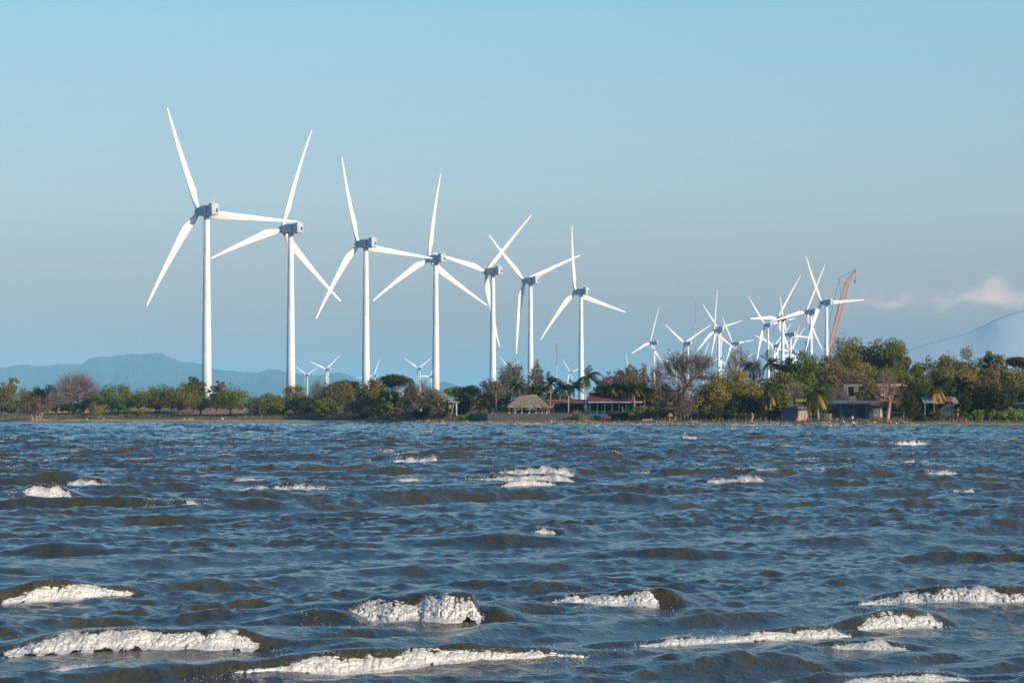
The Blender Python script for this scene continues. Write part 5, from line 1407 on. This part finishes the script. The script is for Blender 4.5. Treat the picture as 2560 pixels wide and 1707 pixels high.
# ------------------------------------------------------------------ small things on the shore
def pole(px, s, top, label, name='utility_pole', lean=0.0, mt_=None, arm=True, r0=.14, cat='pole'):
    t, Y, z0 = bldg(name, label, cat, px, s); H = zrow(top, Y) - z0
    b = MB(); b.tube([(0, 0, -.3), (lean * Y / FPX, 0, H)], [r0, r0 * .75], 8); b.build('pole', mt_ or CONC, t, smooth=True)
    if arm:
        b = MB(); b.box(lean * Y / FPX, 0, H - .5, 1.1, .1, .1); b.build('cross_arm', WOOD, t)
    return t
pole(1240, 40, 983, 'grey utility pole left of the thatched shelter')
pole(1273.5, 48, 981, 'grey utility pole behind the left end of the thatched roof')
pole(1433, 52, 982, 'grey utility pole behind the open sided hall')
pole(891, 40, 981, 'pale utility pole among the trees below the third turbine')
pole(1124, 16, 999, 'thin pale pole leaning right on the beach left of the sea wall', 'leaning_pole', 12.5, BARKP, False, .10)
pole(1421, 22, 990, 'bare crownless palm trunk standing on the sea wall', 'palm_stump', 0, BARKP, False, .2, 'tree trunk')
# second, bending trunk in front of the shelter
t, Y, z0 = bldg('bent_tree', 'pale bent bare trunk leaning right beside the thatched shelter', 'tree trunk', 1370, 19)
m = Y / FPX; b = MB(); b.tube([(0, 0, -.2), (3 * m, 0, 8 * m), (8 * m, 0, 16 * m), (15 * m, 0, 22.5 * m)], [.17, .15, .13, .1], 8); tr_ = b.build('trunk', BARKP, t, smooth=True)
b = MB(); b.tube([(6 * m, 0, 13 * m), (5 * m, 0, 24 * m), (7 * m, .1, 33 * m)], [.12, .1, .06], 6); b.build('branch', BARKP, t, smooth=True)
t, Y, z0 = bldg('dead_tree', 'thick dark dead trunk leaning right over the dry shrubs', 'tree trunk', 1660, 30)
m = Y / FPX; b = MB(); b.tube([(-3 * m, 0, -.2), (6 * m, 0, 14 * m), (15 * m, 0, 32 * m), (24 * m, 0, 46 * m), (33 * m, 0, 53 * m)], [.5, .45, .42, .3, .1], 8); b.build('trunk', BARKD, t, smooth=True)
b = MB()
for q in range(7): b.tube([(18 * m + q * m, 0, 36 * m + q * 2 * m), (28 * m + q * 1.5 * m, .2 * q - .5, (44 + q * 1.3) * m)], [.12, .03], 5)
b.build('broken_branches', BARKD, t)
# eroded trunk with bare roots
t, Y, z0 = bldg('rooted_stump', 'eroded pale trunk standing on spreading bare roots at the waterline', 'tree stump', 1878, 8)
m = Y / FPX; b = MB(); b.tube([(0, 0, .2), (.12, 0, .9), (.35, 0, 1.7), (.1, .1, 2.4)], [.36, .24, .27, .2], 9); b.build('trunk', mat('bark_ochre', (.40, .26, .14), .9, (.26, .17, .10), 3, spec=.1), t, smooth=True)
for q in range(9):
    a = q * .7; L_ = 1.0 + .5 * math.sin(q * 2.3)
    b = MB(); b.tube([(0, 0, .55), (math.cos(a) * L_ * .5, math.sin(a) * L_ * .4, .35), (math.cos(a) * L_, math.sin(a) * L_ * .8, -.1)], [.16, .11, .05], 6); b.build('root', _m['bark_ochre'], t, smooth=True)
# driftwood
def drift(px, s, label, L_, seed, mt_=None):
    t, Y, z0 = bldg('driftwood', label, 'driftwood', px, s, random.Random(seed).uniform(-.4, .4), 'driftwood logs on the beach'); r_ = random.Random(seed)
    b = MB(); b.tube([(-L_ / 2, 0, .25), (-L_ * .2, .1, .35), (L_ * .2, -.1, .22), (L_ / 2, 0, .12)], [.26, .22, .16, .05], 7); b.build('log', mt_ or WOOD, t, smooth=True)
    for q in range(3):
        xx = -L_ * .4 + q * L_ * .2; b = MB(); b.tube([(xx, 0, .3), (xx + r_.uniform(-.3, .1), .1, .7), (xx + r_.uniform(-.7, .3), .3, r_.uniform(.9, 1.4))], [.1, .07, .02], 5); b.build('branch', mt_ or WOOD, t, smooth=True)
drift(2268, 8, 'thick forked driftwood log on the right beach', 3.2, 4)
drift(2226, 12, 'dark driftwood pile at the foot of the pale leafless tree', 3.0, 5, BARK)
drift(110, 3, 'pale driftwood branch beside the orange tinged tree', 1.8, 6)
drift(1388, 7, 'twisted driftwood on the stones below the sea wall end', 2.6, 7)
drift(1466, 10, 'long pale driftwood branch left of the brown horse', 2.4, 8)
drift(1742, 6, 'grey driftwood heap below the dry twiggy shrub', 4.0, 9)
# stacked planks
t, Y, z0 = bldg('plank_stack', 'stack of pale planks on the beach below the bushes', 'plank stack', 1619, 17)
for q in range(7):
    b = MB(); b.box(.08 * ((q * 37) % 5 - 2), .25 * (q % 3) - .25, .14 + .12 * (q // 2) , 2.4 - .1 * (q % 3), .22, .09, .05 * ((q * 13) % 5 - 2)); b.build('plank', CREAM, t)
# thatch parasol on the beach
t, Y, z0 = bldg('beach_parasol', 'little thatched parasol on a pale post on the beach', 'parasol', 1674.5, 15)
b = MB(); b.tube([(0, 0, -.2), (0, 0, 1.7)], .07, 6); b.build('post', CREAM, t)
b = MB(); b.loft([[(rad * math.cos(.4488 * j), rad * math.sin(.4488 * j), z_ + .04 * (j % 2)) for j in range(14)] for rad, z_ in ((.85, 1.25), (.5, 1.62), (.1, 1.95))]); b.build('thatch', THATCH, t)
# yellow timber frame
t, Y, z0 = bldg('timber_frame', 'yellowish timber door frame standing behind the dry shrub', 'frame', 1696, 26)
for sx in (-.55, .55):
    b = MB(); b.box(sx, 0, .6, .13, .13, 1.4); b.build('upright', CREAM, t)
b = MB(); b.box(0, 0, 1.36, 1.4, .14, .13); b.build('lintel', CREAM, t)
# water tank block and barrels
t, Y, z0 = bldg('concrete_outhouse', 'small pale concrete outhouse left of the striped roof shack', 'outhouse', 2070, 21, R(-20))
b = MB(); b.box(0, 0, .65, 1.3, 1.1, 1.4); b.build('wall', CONC, t, bevel=.03)
b = MB(); b.box(0, 0, 1.4, 1.5, 1.3, .1); b.build('roof', CONCP, t); b = MB(); b.box(.25, -.57, .5, .5, .05, .95); b.build('door', WOOD, t)
def barrel(px, s, label, mt_, r_=.3, h_=.9):
    t, Y, z0 = bldg('barrel', label, 'barrel', px, s)
    b = MB(); b.loft([[(rad * r_ * math.cos(.3142 * j), rad * r_ * math.sin(.3142 * j), z_ * h_) for j in range(20)] for rad, z_ in ((.94, 0), (1, .05), (.97, .3), (1.02, .34), (.97, .38), (.97, .64), (1.02, .68), (.97, .72), (1, .96), (.94, 1))]); b.build('drum', mt_, t, smooth=False)
    b = MB(); b.tube([(0, 0, h_), (0, 0, h_ + .03)], r_ * .8, 16); b.build('lid', DARKG, t)
barrel(2534, 32, 'bright blue barrel behind the hedge at the right edge', BLUEP, .42, 1.3)
t, Y, z0 = bldg('yellow_bench', 'rounded yellow bench and planter at the foot of the tallest palm', 'bench', 1466, 31.5)
b = MB(); b.box(-.75, 0, .45, .25, .7, .9); b.build('left_end', YELP, t, bevel=.05); b = MB(); b.box(.75, 0, .45, .25, .7, .9); b.build('right_end', YELP, t, bevel=.05)
b = MB(); b.box(0, -.1, .48, 1.3, .55, .1); b.build('seat', YELP, t); b = MB(); b.box(0, .28, .75, 1.3, .08, .4); b.build('backrest', YELP, t)
b = MB(); b.box(0, 0, .02, 2.2, 1.1, .14); b.build('plinth', CONCP, t)
# rowing boats pulled up beside the shelter
def boat(px, s, rz, L_, mt_, label, inner):
    t, Y, z0 = bldg('rowing_boat', label, 'boat', px, s, rz, 'boats pulled up beside the shelter')
    st = np.linspace(-1, 1, 11); rings = []
    for u in st:
        w_ = .62 * (1 - abs(u) ** 2.6) + .02; sh = .55 + .22 * u * u
        rings.append([(u * L_ / 2, -w_, sh), (u * L_ / 2 * .96, -w_ * .85, sh * .45), (u * L_ / 2 * .92, 0, .05 + .12 * u * u), (u * L_ / 2 * .96, w_ * .85, sh * .45), (u * L_ / 2, w_, sh), (u * L_ / 2 * .95, w_ * .82, sh * .6), (u * L_ / 2 * .92, 0, .2 + .12 * u * u), (u * L_ / 2 * .95, -w_ * .82, sh * .6)])
    b = MB(); b.loft(rings); b.build('hull', mt_, t, smooth=False)
    for u in (-.4, 0, .4):
        b = MB(); b.box(u * L_ / 2, 0, .42, .22, 1.0, .05); b.build('thwart', inner, t)
boat(1259, 20, .15, 2.9, mat('boat_green', (.10, .42, .30), .5, (.08, .34, .27), 2), 'green rowing boat left of the thatched shelter', CREAM)
boat(1303, 25, -.1, 3.4, mat('boat_pale', (.55, .60, .56), .5, (.40, .48, .46), 2), 'pale rowing boat under the thatched shelter', WOOD)
boat(1203, 24, .3, 2.6, mat('boat_teal', (.05, .30, .33), .5, (.04, .22, .25), 2), 'teal boat behind the dark corner of the sea wall', WOOD)
# wire fence with white posts on the orange field
t, Y, z0 = bldg('wire_fence', 'wire fence with thin white posts on the orange field', 'fence', 612, 62)
m = Y / FPX
for q in range(9):
    b = MB(); b.box((q - 4) * 6 * m, 0, .65, .12, .12, 1.5); b.build('fence_post', MWH, t)
b = MB()
for zz in (.5, .9, 1.25): b.tube([(-25 * m, -.07, zz), (25 * m, -.07, zz)], .015, 4)
b.build('wire', CAB, t)

# ------------------------------------------------------------------ people and animals
def skin(name, joints, edges, rad, mt_, parent, lv=1):
    me = bpy.data.meshes.new(name); me.from_pydata([Vector(j) for j in joints], edges, []); me.update(); me.materials.append(mt_)
    o = bpy.data.objects.new(name, me); COL.objects.link(o); o.parent = parent
    sm = o.modifiers.new('skin', 'SKIN'); sm.use_smooth_shade = True
    if not me.skin_vertices: 
        me.attributes  # layer is created with the modifier on evaluation in object mode below
    return o, me
def add_skin(name, joints, edges, rad, mt_, parent, root=0):
    """a continuous body: swept limbs around a skeleton, joined by voxel remesh so that limbs blend"""
    b = MB()
    for i, j in edges:
        A, B = Vector(joints[i]), Vector(joints[j]); ra, rb = rad[i], rad[j]
        d = B - A; L_ = max(d.length, 1e-4); dn = d / L_
        pts, rr = [], []
        for k in range(7):
            f = k / 6; pts.append(A + d * f); rr.append(ra + (rb - ra) * f)
        pts = [A - dn * ra * .85, A - dn * ra * .5] + pts + [B + dn * rb * .5, B + dn * rb * .85]; rr = [ra * .5, ra * .86] + rr + [rb * .86, rb * .5]
        b.tube(pts, rr, 10)
    o = b.build(name, mt_, parent, smooth=True)
    rm = o.modifiers.new('blend', 'REMESH'); rm.mode = 'VOXEL'; rm.voxel_size = min(rad) * .55; rm.use_smooth_shade = True
    sm = o.modifiers.new('soften', 'SMOOTH'); sm.iterations = 3; sm.factor = .4
    return o
SKIN_ = mat('skin_brown', (.34, .18, .11), .6); HAIR = mat('hair_black', (.02, .016, .013), .6)
def person(px, s, label, shirt, shorts, pose='stand', rz=0.0, dz=0.0, sc=1.0):
    x, y, z = spot(px, s)
    t = thing('person', label, 'person', (x, y, z + dz), rz, 'people on the right beach'); t.scale = (sc, sc, sc)
    hip = .92 if pose != 'sit' else .38
    J = {'pel': (0, 0, hip), 'ch': (0, .02, hip + .42), 'nk': (0, .0, hip + .58), 'hd': (0, -.02, hip + .74),
         'sl': (-.19, 0, hip + .50), 'sr': (.19, 0, hip + .50)}
    if pose == 'sit':
        J.update(kl=(-.12, -.42, hip + .14), kr=(.12, -.42, hip + .12), al=(-.13, -.62, .08), ar=(.13, -.62, .08), el=(-.27, -.14, hip + .25), er=(.27, -.14, hip + .25), hl=(-.12, -.36, hip + .18), hr=(.12, -.36, hip + .18))
    elif pose == 'walk':
        J.update(kl=(-.1, -.2, .50), kr=(.1, .12, .50), al=(-.1, -.22, .07), ar=(.1, .38, .1), el=(-.27, .12, hip + .22), er=(.27, -.14, hip + .22), hl=(-.26, .0, hip - .02), hr=(.26, -.32, hip + .02))
    elif pose == 'bend':
        J.update(ch=(0, -.34, hip + .24), nk=(0, -.48, hip + .28), hd=(0, -.62, hip + .28), sl=(-.19, -.40, hip + .25), sr=(.19, -.40, hip + .25), kl=(-.12, -.06, .5), kr=(.12, -.02, .5), al=(-.12, 0, .07), ar=(.12, .03, .07), el=(-.22, -.46, hip - .05), er=(.22, -.46, hip - .05), hl=(-.14, -.52, hip - .32), hr=(.14, -.52, hip - .32))
    else:
        J.update(kl=(-.1, -.03, .5), kr=(.11, -.02, .5), al=(-.11, 0, .07), ar=(.12, .02, .07), el=(-.27, .03, hip + .22), er=(.28, .0, hip + .22), hl=(-.27, -.06, hip - .04), hr=(.27, -.1, hip - .03))
    J['fl'] = tuple(Vector(J['al']) + Vector((0, -.16, -.04))); J['fr'] = tuple(Vector(J['ar']) + Vector((0, -.16, -.04)))
    rd = dict(pel=.13, ch=.145, nk=.055, hd=.105, sl=.06, sr=.06, kl=.065, kr=.065, al=.042, ar=.042, el=.042, er=.042, hl=.035, hr=.035, fl=.035, fr=.035)
    ks = list(J); ix = {k: i for i, k in enumerate(ks)}
    ed = [('pel', 'ch'), ('ch', 'nk'), ('nk', 'hd'), ('ch', 'sl'), ('ch', 'sr'), ('sl', 'el'), ('sr', 'er'), ('el', 'hl'), ('er', 'hr'), ('pel', 'kl'), ('pel', 'kr'), ('kl', 'al'), ('kr', 'ar'), ('al', 'fl'), ('ar', 'fr')]
    add_skin('body', [J[k] for k in ks], [(ix[a], ix[b_]) for a, b_ in ed], [rd[k] for k in ks], SKIN_, t)
    b = MB(); p0, p1 = Vector(J['pel']), Vector(J['ch']); b.tube([p0 + (p1 - p0) * .0, p0 + (p1 - p0) * .5, p1, p1 + (p1 - p0) * .22], [.165, .16, .185, .10], 12)
    for a_, e_ in (('sl', 'el'), ('sr', 'er')):
        A, B = Vector(J[a_]), Vector(J[e_]); b.tube([A, A + (B - A) * .6], [.085, .075], 8)
    if shirt: b.build('shirt', shirt, t, smooth=True)
    b = MB()
    for a_ in ('kl', 'kr'):
        A, B = Vector(J['pel']) + Vector((.07 if a_ == 'kr' else -.07, 0, 0)), Vector(J[a_]); b.tube([A + Vector((0, 0, .06)), A, A + (B - A) * .85], [.12, .13, .10], 10)
    b.build('shorts', shorts, t, smooth=True)
    b = MB(); h_ = Vector(J['hd']); b.loft([[h_ + Vector((rad * math.cos(.5236 * j), rad * math.sin(.5236 * j) + .02, zz)) for j in range(12)] for rad, zz in ((.112, .01), (.116, .06), (.085, .11), (.03, .13))]); b.build('hair', HAIR, t, smooth=True)
    return t
cRED = mat('cloth_red', (.55, .05, .04), .8); cPNK = mat('cloth_pink', (.62, .20, .24), .8); cWHT = mat('cloth_white', (.72, .72, .70), .8); cBLU = mat('cloth_blue', (.07, .18, .42), .8); cDRK = mat('cloth_dark', (.04, .04, .05), .8); cORG = mat('cloth_orange', (.62, .24, .06), .8); cLBL = mat('cloth_light_blue', (.25, .48, .60), .8)
person(2382, 2.0, 'person in a pale shirt and red shorts walking at the right water edge', cPNK, cRED, 'walk', -1.0)
person(2415, 1.2, 'bare chested person in red shorts right of the walking one', None, cRED, 'stand', .3)
person(2218.5, .6, 'person in a red shirt wading, leftmost of the three by the driftwood', cRED, cDRK, 'stand', .2, -.25)
person(2225.5, .7, 'person in an orange shirt wading between two others by the driftwood', cORG, cRED, 'stand', -.5, -.25)
person(2241, .7, 'person in a red top and white shorts bending at the water by the driftwood', cRED, cWHT, 'bend', 1.2, -.1)
person(2134, 1.0, 'person in a pale top and red shorts crouching at the water', cWHT, cRED, 'sit', .3, -.1)
person(2165, .6, 'person in a light blue shirt bending over the water', cLBL, cDRK, 'bend', .9)
person(2187, .9, 'person in a white shirt sitting at the waterline', cWHT, cDRK, 'sit', -.4)
person(2073, 1.5, 'person in a dark orange shirt sitting on the stones below the yellow palm', cORG, cDRK, 'sit', .2)
person(2093, 9, 'person in a pink shirt sitting on the grass below the striped roof shack', cPNK, cWHT, 'sit', .5)
person(2131, 9, 'person in a white shirt standing on the grass beside the dark cow', cWHT, cDRK, 'stand', 0)
person(1993, 2.0, 'person in an orange top among the stones left of the pink shirted one', cORG, cBLU, 'stand', .6)
person(2008, 1.6, 'person in a bright pink shirt among the stones below the yellow palm', cPNK, cDRK, 'bend', -.6)
person(2019, 2.4, 'person in dark clothes standing on the stones under the yellow palm', cDRK, cDRK, 'stand', .1)
person(1914, 3.0, 'person in dark clothes standing on the stones left of the tin shack', cDRK, cBLU, 'stand', .2)

def quadruped(name, label, cat, px, s, rz, coat, dark, graze=True, h=1.42, group=None):
    x, y, z = spot(px, s); t = thing(name, label, cat, (x, y, z), rz, group); k = h / 1.42
    J = [(.62, 0, 1.20), (.15, 0, 1.12), (-.45, 0, 1.18), (-.78, 0, 1.22)]           # rump, belly, chest, withers (nose points to -x)
    R_ = [.27, .30, .29, .20]
    if graze: J += [(-1.05, 0, 1.00), (-1.32, 0, .62), (-1.42, 0, .40), (-1.56, 0, .16)]
    else: J += [(-1.0, 0, 1.45), (-1.18, 0, 1.68), (-1.3, 0, 1.66), (-1.55, 0, 1.5)]
    R_ += [.17, .125, .12, .075]
    ed = [(i, i + 1) for i in range(7)]
    for sy in (-.16, .16):
        n_ = len(J); off = .06 if sy > 0 else -.05
        J += [(-.62, sy, .95), (-.66 + off, sy, .48), (-.64 + off, sy, .08), (-.70 + off, sy, .03)]; R_ += [.13, .06, .045, .055]; ed += [(2, n_), (n_, n_ + 1), (n_ + 1, n_ + 2), (n_ + 2, n_ + 3)]
        n_ = len(J)
        J += [(.62, sy, .92), (.54 - off, sy, .68), (.74 - off, sy, .42), (.68 - off, sy, .08), (.62 - off, sy, .03)]; R_ += [.17, .10, .06, .045, .055]; ed += [(0, n_), (n_, n_ + 1), (n_ + 1, n_ + 2), (n_ + 2, n_ + 3), (n_ + 3, n_ + 4)]
    hd = J[6]
    for sy in (-.06, .06):
        n_ = len(J); J += [(hd[0] + .08, sy, hd[2] + .10), (hd[0] + .10, sy * 1.5, hd[2] + .22)]; R_ += [.04, .03]; ed += [(6, n_), (n_, n_ + 1)]
    add_skin('body', [tuple(Vector(j) * k) for j in J], ed, [r_ * k for r_ in R_], coat, t)
    b = MB(); b.tube([Vector((.88, 0, 1.25)) * k, Vector((1.02, .02, 1.0)) * k, Vector((1.0, .03, .55)) * k], [.05 * k, .08 * k, .02 * k], 7); b.build('tail', dark, t, smooth=True)
    if name == 'horse':
        nk = [Vector(j) * k for j in J[3:7]]; b = MB()
        b.tube([p_ + Vector((.06, 0, .13)) * k for p_ in nk], [.05 * k, .07 * k, .06 * k, .03 * k], 6); b.build('mane', dark, t, smooth=True)
    return t
quadruped('horse', 'brown horse grazing in front of the dark bush on the shore', 'horse', 1517, 10, .12, mat('coat_bay', (.17, .065, .03), .7, (.06, .03, .02), 1.2), HAIR, True, 1.5)
quadruped('cow', 'dark cow standing on the grass below the striped roof shack', 'cow', 2118, 8, .1, mat('coat_black', (.035, .028, .025), .8, (.06, .045, .04), 1.5), HAIR, False, 1.25)

EGR = mat('feather_white', (.80, .80, .78), .8); BILL = mat('bill_yellow', (.55, .36, .05), .6)
def egret(px, s, label, rz, sc=1.0, dz=0.0):
    x, y, z = spot(px, s); t = thing('egret', label, 'bird', (x, y, z + dz), rz, 'white egrets along the waterline'); t.scale = (sc,) * 3
    J = [(.26, 0, .46), (.0, 0, .54), (-.14, 0, .62), (-.20, 0, .74), (-.12, 0, .86), (-.17, 0, .97)]; R_ = [.03, .11, .08, .035, .028, .04]
    add_skin('body', J, [(i, i + 1) for i in range(5)], R_, EGR, t)
    b = MB(); b.tube([(-.19, 0, .97), (-.34, 0, .94)], [.016, .004], 5); b.build('bill', BILL, t)
    for sy in (-.05, .05):
        b = MB(); b.tube([(.02, sy, .48), (.06, sy, .25), (.02, sy, -.02)], .013, 5); b.build('leg', HAIR, t)
for i, (px, rz, lb) in enumerate(((218, 0, 'white egret on the beach below the dome shaped tree'), (259, 3.1, 'white egret right of the one below the dome shaped tree'), (461, .4, 'white egret left of the close group below the nearest turbine'), (475, 0, 'white egret second of the close group below the nearest turbine'), (481, 3.0, 'white egret at the right of the close group below the nearest turbine'), (557, .2, 'tall white egret alone below the wide feathery green tree'), (1379, .5, 'white egret on the stones below the end of the sea wall'), (1640, 2.6, 'white egret at the waterline below the stacked planks'), (2110, .3, 'white egret on the grass between the seated person and the cow'))):
    egret(px, 3.5 if i < 6 else (2.0 if i < 8 else 6), lb, rz, 1.0 if i != 5 else 1.35)
# ------------------------------------------------------------------ air
hz = MB()
hz.box(0, 30000 - 200, 0, 70000, 60400, 1)
for i, v in enumerate(hz.V):
    hz.V[i] = (v[0], v[1], -4.0 if v[2] < 0 else 560.0)
hm = bpy.data.materials.new('haze_air'); hm.use_nodes = True
t = hm.node_tree; t.nodes.clear()
o_ = t.nodes.new('ShaderNodeOutputMaterial'); pv = t.nodes.new('ShaderNodeVolumePrincipled')
pv.inputs['Color'].default_value = (.36, .76, 1.0, 1)
pv.inputs['Density'].default_value = HAZE_DENSITY
pv.inputs['Anisotropy'].default_value = -0.3
t.links.new(pv.outputs[0], o_.inputs['Volume'])
tag(hz.build('haze', hm), kind='stuff')
